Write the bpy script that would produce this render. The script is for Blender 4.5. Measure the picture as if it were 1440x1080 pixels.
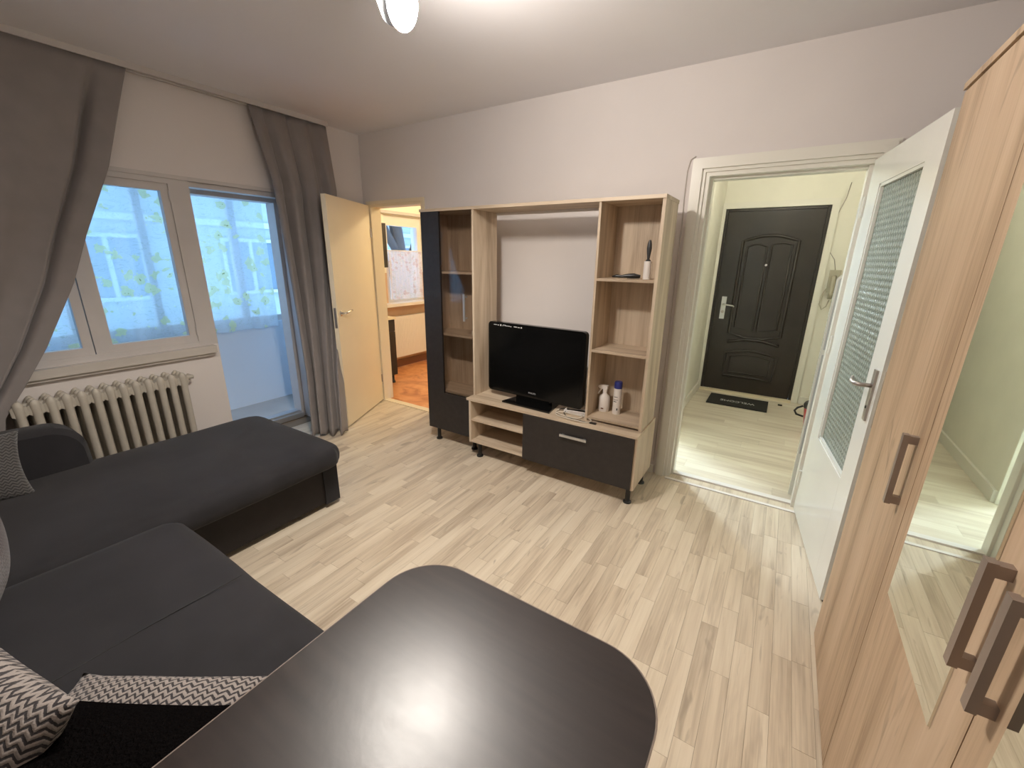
import bpy, bmesh, math, random
from mathutils import Vector, Matrix, noise
random.seed(7)
C = bpy.context.scene.collection
for o in list(bpy.data.objects): bpy.data.objects.remove(o)
PI = math.pi
sc = bpy.context.scene

# ------------------------------------------------------------------ camera, world, exposure
CAMZ = 1.487
RX = Vector((0.84309928, 0.5375688, 0.01426136))
RD = Vector((0.16565641, -0.23439514, -0.95792321))
RF = Vector((-0.51160684, 0.80998686, -0.28667009))
cam = bpy.data.cameras.new('camera'); cam.sensor_width = 36; cam.lens = 591.1/1440*36; cam.clip_start = 0.02
co = bpy.data.objects.new('camera', cam); C.objects.link(co)
co.matrix_world = Matrix(((RX.x, -RD.x, -RF.x, 0), (RX.y, -RD.y, -RF.y, 0), (RX.z, -RD.z, -RF.z, CAMZ), (0, 0, 0, 1)))
sc.camera = co
def proj(p):
    q = Vector(p) - Vector((0, 0, CAMZ)); z = q.dot(RF)
    if z < 0.05: return None
    return 720+591.1*q.dot(RX)/z, 540+591.1*q.dot(RD)/z
w = bpy.data.worlds.new('world'); sc.world = w; w.use_nodes = True
bgn = w.node_tree.nodes['Background']
bgn.inputs[0].default_value = (0.36, 0.60, 1.0, 1); bgn.inputs[1].default_value = 3.9
sc.view_settings.view_transform = 'Standard'; sc.view_settings.look = 'None'
sc.view_settings.exposure = 0.35; sc.view_settings.gamma = 1; sc.view_settings.use_curve_mapping = False
sc.cycles.max_bounces = 10; sc.cycles.diffuse_bounces = 5; sc.cycles.transparent_max_bounces = 16
sc.cycles.sample_clamp_indirect = 4.0
ROOM_LAMP, FILL_SPOT, HALL_LAMP, NOOK_LAMP, KITCHEN_LAMP = 405.0, 80.0, 46.0, 470.0, 95.0
DAY_BALCONY = 1.0

# ------------------------------------------------------------------ materials
class NT:
    def __init__(s, name):
        s.m = bpy.data.materials.new(name); s.m.use_nodes = True
        s.t = s.m.node_tree; s.b = s.t.nodes['Principled BSDF']; s.out = s.t.nodes['Material Output']
    def n(s, typ, **k):
        nd = s.t.nodes.new(typ)
        for a, v in k.items():
            if a.startswith('i_'):
                key = a[2:]; key = int(key) if key.isdigit() else key
                s.set(nd.inputs[key], v)
            else: setattr(nd, a, v)
        return nd
    def set(s, inp, v):
        if hasattr(v, 'is_linked') or isinstance(v, bpy.types.NodeSocket): s.t.links.new(v, inp)
        elif isinstance(v, tuple) and len(v) == 3 and inp.type == 'RGBA': inp.default_value = (*v, 1)
        else: inp.default_value = v
    def math(s, op, a, b=0.0, c=0.0):
        nd = s.n('ShaderNodeMath', operation=op); s.set(nd.inputs[0], a); s.set(nd.inputs[1], b); s.set(nd.inputs[2], c)
        return nd.outputs[0]
    def mix(s, f, a, b):
        nd = s.n('ShaderNodeMix', data_type='RGBA'); s.set(nd.inputs[0], f); s.set(nd.inputs[6], a); s.set(nd.inputs[7], b)
        return nd.outputs[2]
    def noise(s, vec, scale, detail=3.0, rough=0.5, dist=0.0):
        nd = s.n('ShaderNodeTexNoise', i_Scale=scale, i_Detail=detail, i_Roughness=rough, i_Distortion=dist)
        if vec is not None: s.set(nd.inputs['Vector'], vec)
        return nd.outputs[0]
    def ramp(s, f, stops):
        nd = s.n('ShaderNodeValToRGB'); s.set(nd.inputs[0], f); e = nd.color_ramp.elements
        e[0].position, e[0].color = stops[0][0], (*stops[0][1], 1); e[1].position, e[1].color = stops[-1][0], (*stops[-1][1], 1)
        for p, c in stops[1:-1]:
            x = e.new(p); x.color = (*c, 1)
        return nd.outputs[0]
    def map(s, vec, scale=(1, 1, 1), loc=(0, 0, 0), rot=(0, 0, 0)):
        nd = s.n('ShaderNodeMapping'); s.set(nd.inputs[0], vec)
        nd.inputs['Scale'].default_value = scale; nd.inputs['Rotation'].default_value = rot
        s.set(nd.inputs['Location'], loc)
        return nd.outputs[0]
    def bump(s, h, strength=0.2, dist=0.01):
        nd = s.n('ShaderNodeBump', i_Strength=strength, i_Distance=dist, i_Height=h)
        s.set(s.b.inputs['Normal'], nd.outputs[0]); return nd
def mat(name, col, rough=0.5, metal=0.0, bump=None, var=0.0, vscale=4.0, coat=0.0, spec=None, trans=0.0, ior=None, emis=None):
    s = NT(name); b = s.b
    b.inputs['Roughness'].default_value = rough; b.inputs['Metallic'].default_value = metal
    g = s.n('ShaderNodeTexCoord').outputs['Object']
    if var:
        f = s.noise(g, vscale, 4)
        d = tuple(max(0, c*(1-var)) for c in col); l = tuple(min(1, c*(1+var)) for c in col)
        s.set(b.inputs['Base Color'], s.ramp(f, [(0.3, d), (0.7, l)]))
    else: b.inputs['Base Color'].default_value = (*col, 1)
    if bump: s.bump(s.noise(g, bump[0], 4), bump[1], bump[2] if len(bump) > 2 else 0.004)
    if coat: b.inputs['Coat Weight'].default_value = coat
    if spec is not None: b.inputs['Specular IOR Level'].default_value = spec
    if trans: b.inputs['Transmission Weight'].default_value = trans
    if ior: b.inputs['IOR'].default_value = ior
    if emis: b.inputs['Emission Color'].default_value = (*emis[0], 1); b.inputs['Emission Strength'].default_value = emis[1]
    return s.m
def wood(name, dark, mid, light, axis, scale=1.0, rough=0.45, contrast=1.0, world=False, per=False, knots=True, fine=1.0):
    """long grain running along the given axis (0 x, 1 y, 2 z)"""
    s = NT(name)
    if world: v = s.n('ShaderNodeNewGeometry').outputs['Position']
    else: v = s.n('ShaderNodeTexCoord').outputs['Object']
    r = None
    if per:
        isl = s.n('ShaderNodeNewGeometry').outputs['Random Per Island']; ob = s.n('ShaderNodeObjectInfo').outputs['Random']
        r = s.math('FRACT', s.math('ADD', isl, ob))
        cx = s.n('ShaderNodeCombineXYZ'); s.set(cx.inputs[0], s.math('MULTIPLY', r, 37.0)); s.set(cx.inputs[1], s.math('MULTIPLY', r, 91.0)); s.set(cx.inputs[2], s.math('MULTIPLY', r, 13.0))
        av = s.n('ShaderNodeVectorMath', operation='ADD'); s.set(av.inputs[0], v); s.set(av.inputs[1], cx.outputs[0]); v = av.outputs[0]
    sc_ = [9*scale]*3; sc_[axis] = 0.9*scale
    big = s.noise(s.map(v, tuple(sc_)), 1.0, 4, 0.55, 0.6)
    sf = [120*scale]*3; sf[axis] = 2.5*scale
    fi = s.noise(s.map(v, tuple(sf)), 1.0, 3, 0.6)
    f = s.math('ADD', s.math('MULTIPLY', big, 0.75), s.math('MULTIPLY', fi, 0.25*fine))
    c = s.ramp(f, [(0.5-0.17/contrast, dark), (0.5, mid), (0.5+0.15/contrast, light)])
    if knots:
        sk = [14*scale]*3; sk[axis] = 3.2*scale
        k = s.noise(s.map(v, tuple(sk), (3, 5, 7)), 1.0, 2, 0.5, 1.2)
        kf = s.ramp(k, [(0.66, (0, 0, 0)), (0.76, (1, 1, 1))])
        c = s.mix(s.math('MULTIPLY', kf, 0.6), c, tuple(x*0.55 for x in dark))
        se = [38*scale]*3; se[axis] = 2.6*scale
        e = s.noise(s.map(v, tuple(se), (9, 2, 4)), 1.0, 3, 0.6, 0.8)
        c = s.mix(s.math('MULTIPLY', s.ramp(e, [(0.60, (0, 0, 0)), (0.70, (1, 1, 1))]), 0.45), c, tuple(x*0.75 for x in dark))
    if per:
        c = s.mix(0.24, c, s.ramp(r, [(0.0, tuple(x*0.78 for x in mid)), (0.35, mid), (0.7, light), (1.0, tuple(x*0.85 for x in mid))]))
    s.set(s.b.inputs['Base Color'], c); s.b.inputs['Roughness'].default_value = rough
    s.bump(f, 0.08, 0.002)
    return s.m
M = {}
M['wall'] = mat('wall_paint', (0.72, 0.675, 0.65), 0.85, bump=(60, 0.15, 0.003), var=0.03, vscale=1.5)
M['ceil'] = mat('ceiling_paint', (0.78, 0.765, 0.78), 0.8, bump=(40, 0.15, 0.003), var=0.03, vscale=1.0)
M['hallwall'] = mat('hall_wall_paint', (0.80, 0.78, 0.68), 0.7, bump=(50, 0.12, 0.003), var=0.03)
M['kwall'] = mat('kitchen_wall_paint', (0.85, 0.80, 0.68), 0.7)
M['ktan'] = mat('kitchen_tan_tile', (0.62, 0.42, 0.28), 0.35, var=0.08)
M['white'] = mat('white_gloss_paint', (0.78, 0.76, 0.68), 0.28, bump=(25, 0.05, 0.003))
M['doorwhite'] = mat('door_gloss_paint', (0.80, 0.80, 0.74), 0.12, bump=(18, 0.04, 0.003), var=0.02)
M['cream'] = mat('cream_door_laminate', (0.80, 0.70, 0.52), 0.4, var=0.02)
M['frame'] = mat('window_frame_paint', (0.56, 0.53, 0.51), 0.45, bump=(30, 0.1, 0.003), var=0.04)
M['sillm'] = mat('sill_paint', (0.55, 0.51, 0.46), 0.4, bump=(30, 0.1, 0.003), var=0.06)
M['floorw'] = wood('laminate_strip', (0.34, 0.26, 0.185), (0.64, 0.54, 0.41), (0.76, 0.67, 0.53), 1, 1.0, 0.36, 1.0, True, True)
M['hallw'] = wood('hall_laminate', (0.55, 0.46, 0.36), (0.70, 0.62, 0.50), (0.80, 0.74, 0.62), 0, 1.2, 0.4, 1.2, True, True, knots=False)
M['gap'] = mat('floor_joint_dark', (0.22, 0.17, 0.12), 0.9)
M['oak'] = wood('sonoma_oak', (0.38, 0.29, 0.20), (0.54, 0.43, 0.31), (0.63, 0.52, 0.39), 2, 1.3, 0.5, 1.2, True, knots=False)
M['oakx'] = wood('sonoma_oak_horizontal', (0.38, 0.29, 0.20), (0.54, 0.43, 0.31), (0.63, 0.52, 0.39), 0, 1.3, 0.5, 1.2, True, knots=False)
M['wardoak'] = wood('wardrobe_oak', (0.35, 0.235, 0.145), (0.54, 0.39, 0.255), (0.62, 0.465, 0.325), 2, 0.9, 0.5, 1.1, True)
M['wenge'] = mat('wenge_board', (0.022, 0.018, 0.017), 0.42, var=0.2, vscale=30, bump=(200, 0.1, 0.001))
M['fabric'] = mat('black_upholstery', (0.0185, 0.0175, 0.020), 0.85, spec=0.3, var=0.2, vscale=6, bump=(900, 0.5, 0.001))
M['fabric2'] = mat('black_leatherette', (0.014, 0.011, 0.011), 0.6, spec=0.3, var=0.15, vscale=10, bump=(300, 0.3, 0.001))
M['fabric'].node_tree.nodes['Principled BSDF'].inputs['Sheen Weight'].default_value = 0.08
M['curtain'] = mat('taupe_curtain_cloth', (0.235, 0.212, 0.205), 0.9, var=0.05, vscale=8, bump=(700, 0.35, 0.001))
M['curtain'].node_tree.nodes['Principled BSDF'].inputs['Sheen Weight'].default_value = 0.2
M['radi'] = mat('radiator_enamel', (0.50, 0.46, 0.39), 0.5, var=0.08, vscale=12, bump=(60, 0.25, 0.004))
M['black'] = mat('black_plastic', (0.012, 0.012, 0.012), 0.35)
M['blackm'] = mat('black_steel', (0.015, 0.015, 0.015), 0.3, metal=0.3)
M['screen'] = mat('television_screen', (0.004, 0.004, 0.004), 0.12, spec=0.3)
M['piano'] = mat('piano_black', (0.004, 0.004, 0.004), 0.15, spec=0.35)
M['chrome'] = mat('chrome', (0.75, 0.75, 0.75), 0.18, metal=1)
M['brushed'] = mat('brushed_steel', (0.42, 0.38, 0.35), 0.38, metal=0.9, bump=(300, 0.1, 0.001))
M['pewter'] = mat('pewter_handle', (0.33, 0.27, 0.235), 0.42, metal=0.55)
M['alu'] = mat('aluminium', (0.6, 0.6, 0.6), 0.35, metal=0.8)
M['plastic'] = mat('white_plastic', (0.78, 0.74, 0.70), 0.35)
M['grey'] = mat('light_grey_laminate', (0.50, 0.52, 0.52), 0.3)
M['red'] = mat('red_plastic', (0.42, 0.035, 0.04), 0.35)
M['darkgrey'] = mat('dark_grey_plastic', (0.035, 0.035, 0.035), 0.4)
M['blue'] = mat('blue_plastic', (0.03, 0.04, 0.22), 0.35)
M['mat'] = mat('doormat_rubber', (0.022, 0.021, 0.019), 0.9, bump=(400, 0.6, 0.003))
M['print'] = mat('white_print', (0.7, 0.7, 0.68), 0.6)
M['silver'] = mat('silver_print', (0.45, 0.45, 0.46), 0.4)
M['brown'] = mat('brown_skirting_tile', (0.17, 0.07, 0.035), 0.4)
M['darkbrown'] = mat('dark_brown_steel_door', (0.022, 0.016, 0.012), 0.38, var=0.2, vscale=5)
M['mirror'] = mat('mirror_silvering', (0.80, 0.83, 0.78), 0.015, metal=1)
M['cord'] = mat('cream_cord', (0.62, 0.56, 0.46), 0.5)
M['track'] = mat('track_paint', (0.55, 0.52, 0.50), 0.5)
M['outfloor'] = mat('balcony_floor_screed', (0.50, 0.47, 0.43), 0.7, var=0.06)
M['balwall'] = mat('balcony_wall_paint', (0.78, 0.88, 0.98), 0.8)
M['facade'] = mat('facade_render', (0.30, 0.35, 0.34), 0.9, var=0.05)
M['facadeband'] = mat('facade_band', (0.42, 0.48, 0.46), 0.9)
M['farglass'] = mat('far_window_glass', (0.12, 0.17, 0.2), 0.2)
M['bark'] = mat('tree_bark', (0.06, 0.05, 0.045), 0.9, bump=(20, 0.6, 0.02))
M['leafm'] = mat('tree_leaf', (0.05, 0.09, 0.05), 0.7)
def glass_mat(name, tint, fac, rough=0.02):
    s = NT(name); t = s.n('ShaderNodeBsdfTransparent', i_Color=tint); g = s.n('ShaderNodeBsdfGlossy', i_Roughness=rough)
    lw = s.n('ShaderNodeLayerWeight', i_Blend=0.5)
    fr = s.math('MULTIPLY_ADD', s.math('POWER', lw.outputs['Facing'], 5.0), 0.9, 0.04)
    mx = s.n('ShaderNodeMixShader'); s.set(mx.inputs[0], s.math('MULTIPLY', fr, fac)); s.set(mx.inputs[1], t.outputs[0]); s.set(mx.inputs[2], g.outputs[0])
    s.set(s.out.inputs[0], mx.outputs[0]); return s.m
M['glass'] = glass_mat('clear_glass', (0.95, 0.97, 0.97), 0.7)
M['smoke'] = glass_mat('smoked_cabinet_glass', (0.84, 0.81, 0.79), 1.0, 0.05)
def relief_glass():
    s = NT('relief_glass'); b = s.b
    v = s.n('ShaderNodeTexCoord').outputs['Object']
    sp = s.n('ShaderNodeSeparateXYZ'); s.set(sp.inputs[0], v)
    row = s.math('FLOOR', s.math('MULTIPLY', sp.outputs[2], 38.0))
    a = s.math('SINE', s.math('ADD', s.math('MULTIPLY', sp.outputs[0], 230.0), s.math('MULTIPLY', row, PI)))
    bz = s.math('SINE', s.math('MULTIPLY', sp.outputs[2], 38.0*2*PI))
    h = s.math('ADD', s.math('MULTIPLY', a, 0.85), s.math('MULTIPLY', bz, 0.45))
    s.bump(h, 1.0, 0.006)
    f = s.math('MULTIPLY_ADD', h, 0.25, 0.5)
    s.set(b.inputs['Base Color'], s.mix(f, (0.30, 0.36, 0.31), (0.66, 0.72, 0.62)))
    b.inputs['Roughness'].default_value = 0.22; b.inputs['Transmission Weight'].default_value = 0.25; b.inputs['IOR'].default_value = 1.45
    return s.m
M['relief'] = relief_glass()
def sheer(name, scale, yellow, base=(0.80, 0.86, 0.9), tr=0.28, df_=0.25):
    s = NT(name); v = s.n('ShaderNodeNewGeometry').outputs['Position']
    vo = s.n('ShaderNodeTexVoronoi', i_Scale=scale, feature='F1'); 
    fl = s.map(v, (0.0, 1, 1)); wob = s.n('ShaderNodeVectorMath', operation='ADD')
    nz = s.n('ShaderNodeTexNoise', i_Scale=26.0, i_Detail=2.0); s.set(nz.inputs['Vector'], fl)
    sc2 = s.n('ShaderNodeVectorMath', operation='SCALE'); s.set(sc2.inputs[0], nz.outputs[1]); sc2.inputs['Scale'].default_value = 0.09
    s.set(wob.inputs[0], fl); s.set(wob.inputs[1], sc2.outputs[0]); s.set(vo.inputs['Vector'], wob.outputs[0])
    d = vo.outputs['Distance']
    dens = s.noise(s.map(fl, (1, 1, 1), (4, 2, 1)), 3.5, 1)
    flower = s.math('MULTIPLY', s.math('LESS_THAN', d, 0.36), s.math('GREATER_THAN', dens, 0.46))
    core = s.math('MULTIPLY', s.math('LESS_THAN', d, 0.07), flower)
    br = s.noise(s.map(fl, (1, 1, 2.2)), 7.0, 3, 0.6, 1.5)
    branch = s.math('LESS_THAN', s.math('ABSOLUTE', s.math('SUBTRACT', br, 0.5)), 0.012)
    c = s.mix(s.math('MULTIPLY', branch, 0.5), base, (0.55, 0.62, 0.5))
    c = s.mix(s.math('MULTIPLY', flower, 0.62), c, yellow)
    c = s.mix(core, c, tuple(x*0.5 for x in yellow))
    tb = s.n('ShaderNodeBsdfTranslucent'); s.set(tb.inputs[0], c)
    df = s.n('ShaderNodeBsdfDiffuse'); s.set(df.inputs[0], c)
    tp = s.n('ShaderNodeBsdfTransparent'); s.set(tp.inputs[0], s.mix(0.5, c, (1, 1, 1)))
    m1 = s.n('ShaderNodeMixShader', i_0=df_); s.set(m1.inputs[1], tb.outputs[0]); s.set(m1.inputs[2], df.outputs[0])
    m2 = s.n('ShaderNodeMixShader'); s.set(m2.inputs[0], s.math('SUBTRACT', tr, s.math('MULTIPLY', flower, 0.25))); s.set(m2.inputs[1], m1.outputs[0]); s.set(m2.inputs[2], tp.outputs[0])
    s.set(s.out.inputs[0], m2.outputs[0]); return s.m
M['sheer'] = sheer('flowered_sheer', 9.0, (0.72, 0.74, 0.24), tr=0.34)
M['cafe'] = sheer('printed_cafe_voile', 16.0, (0.62, 0.45, 0.42), (0.90, 0.84, 0.84), 0.12, 0.6)
def chevron(name, light, dark, freq=72.0):
    s = NT(name); v = s.n('ShaderNodeTexCoord').outputs['Object']
    nz = s.n('ShaderNodeTexNoise', i_Scale=9.0, i_Detail=2.0); s.set(nz.inputs['Vector'], v)
    sp = s.n('ShaderNodeSeparateXYZ'); s.set(sp.inputs[0], v)
    wob = s.math('MULTIPLY', s.math('SUBTRACT', nz.outputs[0], 0.5), 0.03)
    z = s.math('PINGPONG', s.math('ADD', sp.outputs[0], wob), 0.0105)
    y = s.math('ADD', sp.outputs[1], s.math('MULTIPLY', z, 0.95))
    a = s.math('SINE', s.math('MULTIPLY', y, 2*PI*freq))
    fz = s.noise(v, 260.0, 2)
    a2 = s.math('ADD', a, s.math('MULTIPLY', s.math('SUBTRACT', fz, 0.5), 1.6))
    f = s.ramp(a2, [(0.05, (0, 0, 0)), (0.35, (1, 1, 1))])
    big = s.noise(v, 7.0, 2)
    lc = s.mix(big, tuple(x*0.75 for x in light), light)
    s.set(s.b.inputs['Base Color'], s.mix(f, lc, dark)); s.b.inputs['Roughness'].default_value = 0.9
    s.b.inputs['Sheen Weight'].default_value = 0.2
    s.bump(s.math('ADD', s.math('MULTIPLY', a, -0.5), fz), 0.5, 0.003)
    return s.m
M['chev'] = chevron('chevron_knit', (0.32, 0.28, 0.255), (0.022, 0.018, 0.02))
M['chevgrey'] = chevron('grey_chevron_knit', (0.10, 0.095, 0.092), (0.03, 0.028, 0.028))
M['mauve'] = chevron('mauve_chevron_knit', (0.085, 0.068, 0.07), (0.035, 0.028, 0.03), 80)
M['fur'] = mat('black_fur', (0.004, 0.0035, 0.0035), 1.0, bump=(150, 1.0, 0.01), spec=0.0)
def table_mat():
    s = NT('table_wenge_top'); v = s.n('ShaderNodeTexCoord').outputs['Object']
    n1 = s.noise(s.map(v, (4, 40, 4)), 1.0, 4); n2 = s.noise(v, 6.0, 5, 0.65, 0.8)
    s.set(s.b.inputs['Base Color'], s.ramp(n1, [(0.3, (0.010, 0.006, 0.005)), (0.7, (0.022, 0.014, 0.012))]))
    s.set(s.b.inputs['Roughness'], s.math('MULTIPLY_ADD', n2, 0.09, 0.29))
    s.b.inputs['Specular IOR Level'].default_value = 0.5
    s.bump(s.noise(s.map(v, (60, 60, 60)), 1.0, 3), 0.06, 0.002); return s.m
M['table'] = table_mat()
def terracotta():
    s = NT('terracotta_vinyl'); v = s.n('ShaderNodeNewGeometry').outputs['Position']
    a = s.noise(v, 4.0, 5, 0.6, 1.5)
    s.set(s.b.inputs['Base Color'], s.ramp(a, [(0.3, (0.45, 0.15, 0.05)), (0.5, (0.70, 0.30, 0.12)), (0.72, (0.80, 0.43, 0.20))]))
    s.b.inputs['Roughness'].default_value = 0.3; return s.m
M['terra'] = terracotta()
def lightmat(name, col, k):
    s = NT(name); e = s.n('ShaderNodeEmission', i_Color=col, i_Strength=k); s.set(s.out.inputs[0], e.outputs[0]); return s.m
M['bulb'] = lightmat('lit_bulb', (1.0, 0.92, 0.84), ROOM_LAMP)
M['hallbulb'] = lightmat('lit_hall_globe', (1.0, 0.93, 0.80), HALL_LAMP)
M['nookbulb'] = lightmat('lit_side_globe', (0.68, 0.84, 1.0), NOOK_LAMP)
M['kbulb'] = lightmat('lit_kitchen_globe', (1.0, 0.80, 0.50), KITCHEN_LAMP)

# ------------------------------------------------------------------ helpers
def mw(o):
    m = o.matrix_basis.copy()
    while o.parent: o = o.parent; m = o.matrix_basis @ m
    return m
def obj(name, bm, m, parent=None, smooth=False, bevel=0.0, local=False, origin=None):
    if bevel:
        bmesh.ops.bevel(bm, geom=[e for e in bm.edges if len(e.link_faces) == 2 and e.calc_face_angle(0) > 0.6], offset=bevel, segments=2, affect='EDGES', clamp_overlap=True)
    me = bpy.data.meshes.new(name); bm.normal_update(); bm.to_mesh(me); bm.free()
    ms = m if isinstance(m, (list, tuple)) else [m]
    for x in ms: me.materials.append(x)
    if smooth or bevel: me.shade_smooth(); 
    if bevel or smooth == 'auto':
        try: me.set_sharp_from_angle(angle=math.radians(38))
        except Exception: pass
    o = bpy.data.objects.new(name, me); C.objects.link(o)
    if parent is not None:
        o.parent = parent
        if not local: me.transform(mw(parent).inverted())
    elif origin is not None:
        me.transform(Matrix.Translation(-Vector(origin))); o.location = origin
    return o
def tag(o, label=None, cat=None, group=None, kind=None):
    if label: o['label'] = label
    if cat: o['category'] = cat
    if group: o['group'] = group
    if kind: o['kind'] = kind
    return o
def thing(name, label, cat, loc=(0, 0, 0), rz=0.0, group=None):
    o = bpy.data.objects.new(name, None); C.objects.link(o); o.empty_display_size = 0.1
    o.location = loc; o.rotation_euler = (0, 0, rz); o.matrix_basis = Matrix.Translation(loc) @ Matrix.Rotation(rz, 4, 'Z')
    return tag(o, label, cat, group)
def struct(name, bm=None, m=None, loc=(0, 0, 0), **k):
    if bm is None:
        o = bpy.data.objects.new(name, None); C.objects.link(o); o.matrix_basis = Matrix.Translation(loc)
    else: o = obj(name, bm, m, **k)
    o['kind'] = 'structure'; return o
def bx(bm, x0, x1, y0, y1, z0, z1, mi=0):
    vs = [bm.verts.new((x, y, z)) for x in (x0, x1) for y in (y0, y1) for z in (z0, z1)]
    for f in ((0, 1, 3, 2), (4, 6, 7, 5), (0, 4, 5, 1), (2, 3, 7, 6), (0, 2, 6, 4), (1, 5, 7, 3)):
        fc = bm.faces.new([vs[i] for i in f]); fc.material_index = mi
    return vs
def B(*a):
    bm = bmesh.new()
    if a and not isinstance(a[0], (list, tuple)): a = [a]
    for i_, q in enumerate(a):
        e_ = 0.00009*(i_ % 9) if len(a) > 1 else 0     # keeps faces of butting boxes from coinciding
        bx(bm, q[0]-e_, q[1]+e_, q[2]-e_, q[3]+e_, q[4]-e_, q[5]+e_)
    return bm
def cyl(bm, p0, p1, r0, r1=None, n=16, cap=True):
    r1 = r0 if r1 is None else r1; p0 = Vector(p0); p1 = Vector(p1); d = (p1-p0).normalized()
    a = d.orthogonal().normalized(); b = d.cross(a)
    R = [[bm.verts.new(p + (a*math.cos(2*PI*i/n)+b*math.sin(2*PI*i/n))*r) for i in range(n)] for p, r in ((p0, r0), (p1, r1))]
    for i in range(n): bm.faces.new((R[0][i], R[0][(i+1) % n], R[1][(i+1) % n], R[1][i]))
    if cap: bm.faces.new(R[0][::-1]); bm.faces.new(R[1])
def lathe(bm, c, prof, n=20, ax=None):
    """profile (r, z) around the vertical through c"""
    rings = []
    for r, z in prof:
        if r < 1e-6: rings.append([bm.verts.new((c[0], c[1], c[2]+z))])
        else: rings.append([bm.verts.new((c[0]+r*math.cos(2*PI*i/n), c[1]+r*math.sin(2*PI*i/n), c[2]+z)) for i in range(n)])
    for a, b in zip(rings, rings[1:]):
        for i in range(n):
            j = (i+1) % n
            q = [a[i % len(a)], a[j % len(a)], b[j % len(b)], b[i % len(b)]]
            u = []
            for v in q:
                if v not in u: u.append(v)
            if len(u) >= 3: bm.faces.new(u)
def tube(bm, pts, r, n=8, closed=False):
    pts = [Vector(p) for p in pts]; N = len(pts); rings = []
    prev = None
    for k, p in enumerate(pts):
        d = (pts[(k+1) % N] - pts[k-1]) if closed else (pts[min(k+1, N-1)] - pts[max(k-1, 0)])
        d.normalize()
        a = d.orthogonal().normalized() if prev is None else (prev - d*prev.dot(d)).normalized()
        prev = a; b = d.cross(a); rr = r[k] if isinstance(r, (list, tuple)) else r
        rings.append([bm.verts.new(p + (a*math.cos(2*PI*i/n)+b*math.sin(2*PI*i/n))*rr) for i in range(n)])
    seg = list(zip(rings, rings[1:] + ([rings[0]] if closed else [])))[:N if closed else N-1]
    for A, Bq in seg:
        for i in range(n): bm.faces.new((A[i], A[(i+1) % n], Bq[(i+1) % n], Bq[i]))
    if not closed: bm.faces.new(rings[0][::-1]); bm.faces.new(rings[-1])
def prism(bm, pts, z0, z1):
    a = [bm.verts.new((x, y, z0)) for x, y in pts]; b = [bm.verts.new((x, y, z1)) for x, y in pts]; n = len(pts)
    bm.faces.new(a[::-1]); bm.faces.new(b)
    for i in range(n): bm.faces.new((a[i], a[(i+1) % n], b[(i+1) % n], b[i]))
def soft_box(bm, x0, x1, y0, y1, z0, z1, r=0.05, nx=14, ny=14, nz=5, crown=0.0, wr=0.0, seed=0):
    """upholstery block: gridded box pulled in towards a rounded box, top crowned"""
    t = bmesh.new(); bmesh.ops.create_cube(t, size=1.0)
    t.free()
    def grid(axis, side):
        pass
    cx, cy, cz = (x0+x1)/2, (y0+y1)/2, (z0+z1)/2; hx, hy, hz = (x1-x0)/2, (y1-y0)/2, (z1-z0)/2
    cache = {}
    def V(i, j, k):
        key = (i, j, k)
        if key not in cache:
            def warp(t, h, n):  # denser grid near the edges
                u = 2*t/n-1
                return math.copysign(abs(u)**0.62, u)*h
            p = Vector((warp(i, hx, nx), warp(j, hy, ny), warp(k, hz, nz)))
            q = Vector((max(-hx+r, min(hx-r, p.x)), max(-hy+r, min(hy-r, p.y)), max(-hz+r, min(hz-r, p.z))))
            d = p-q
            if d.length > 1e-9: p = q+d.normalized()*r
            e = (1-(p.x/hx)**4)*(1-(p.y/hy)**4)
            if p.z > 0: p.z += crown*e*p.z/hz
            if wr:
                f = noise.noise(Vector((p.x*3+seed, p.y*3, p.z*3)))*wr
                p += Vector((f*0.4, f*0.4, f))
            cache[key] = bm.verts.new((cx+p.x, cy+p.y, cz+p.z))
        return cache[key]
    for i in range(nx):
        for j in range(ny):
            bm.faces.new((V(i, j, 0), V(i, j+1, 0), V(i+1, j+1, 0), V(i+1, j, 0)))
            bm.faces.new((V(i, j, nz), V(i+1, j, nz), V(i+1, j+1, nz), V(i, j+1, nz)))
    for i in range(nx):
        for k in range(nz):
            bm.faces.new((V(i, 0, k), V(i+1, 0, k), V(i+1, 0, k+1), V(i, 0, k+1)))
            bm.faces.new((V(i, ny, k), V(i, ny, k+1), V(i+1, ny, k+1), V(i+1, ny, k)))
    for j in range(ny):
        for k in range(nz):
            bm.faces.new((V(0, j, k), V(0, j, k+1), V(0, j+1, k+1), V(0, j+1, k)))
            bm.faces.new((V(nx, j, k), V(nx, j+1, k), V(nx, j+1, k+1), V(nx, j, k+1)))
def text_obj(name, body, size, m, mat4, parent, ext=0.0004, sx=1.0):
    cu = bpy.data.curves.new(name, 'FONT'); cu.body = body; cu.size = size; cu.extrude = ext; cu.align_x = 'CENTER'; cu.align_y = 'CENTER'
    cu.materials.append(m); o = bpy.data.objects.new(name, cu); C.objects.link(o)
    me = bpy.data.meshes.new_from_object(o); me.name = name; bpy.data.objects.remove(o)
    if not me.materials: me.materials.append(m)
    o = bpy.data.objects.new(name, me); C.objects.link(o)
    o.parent = parent; o.matrix_basis = mw(parent).inverted() @ mat4 @ Matrix.Diagonal((sx, 1, 1, 1)); return o

# ------------------------------------------------------------------ room shell
WL, WB, WR, WF, CZ = -3.545, 2.90, 0.97, -0.66, 2.55
HALLX0, HALLX1, HALLY = -0.715, 0.62, 5.40
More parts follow.
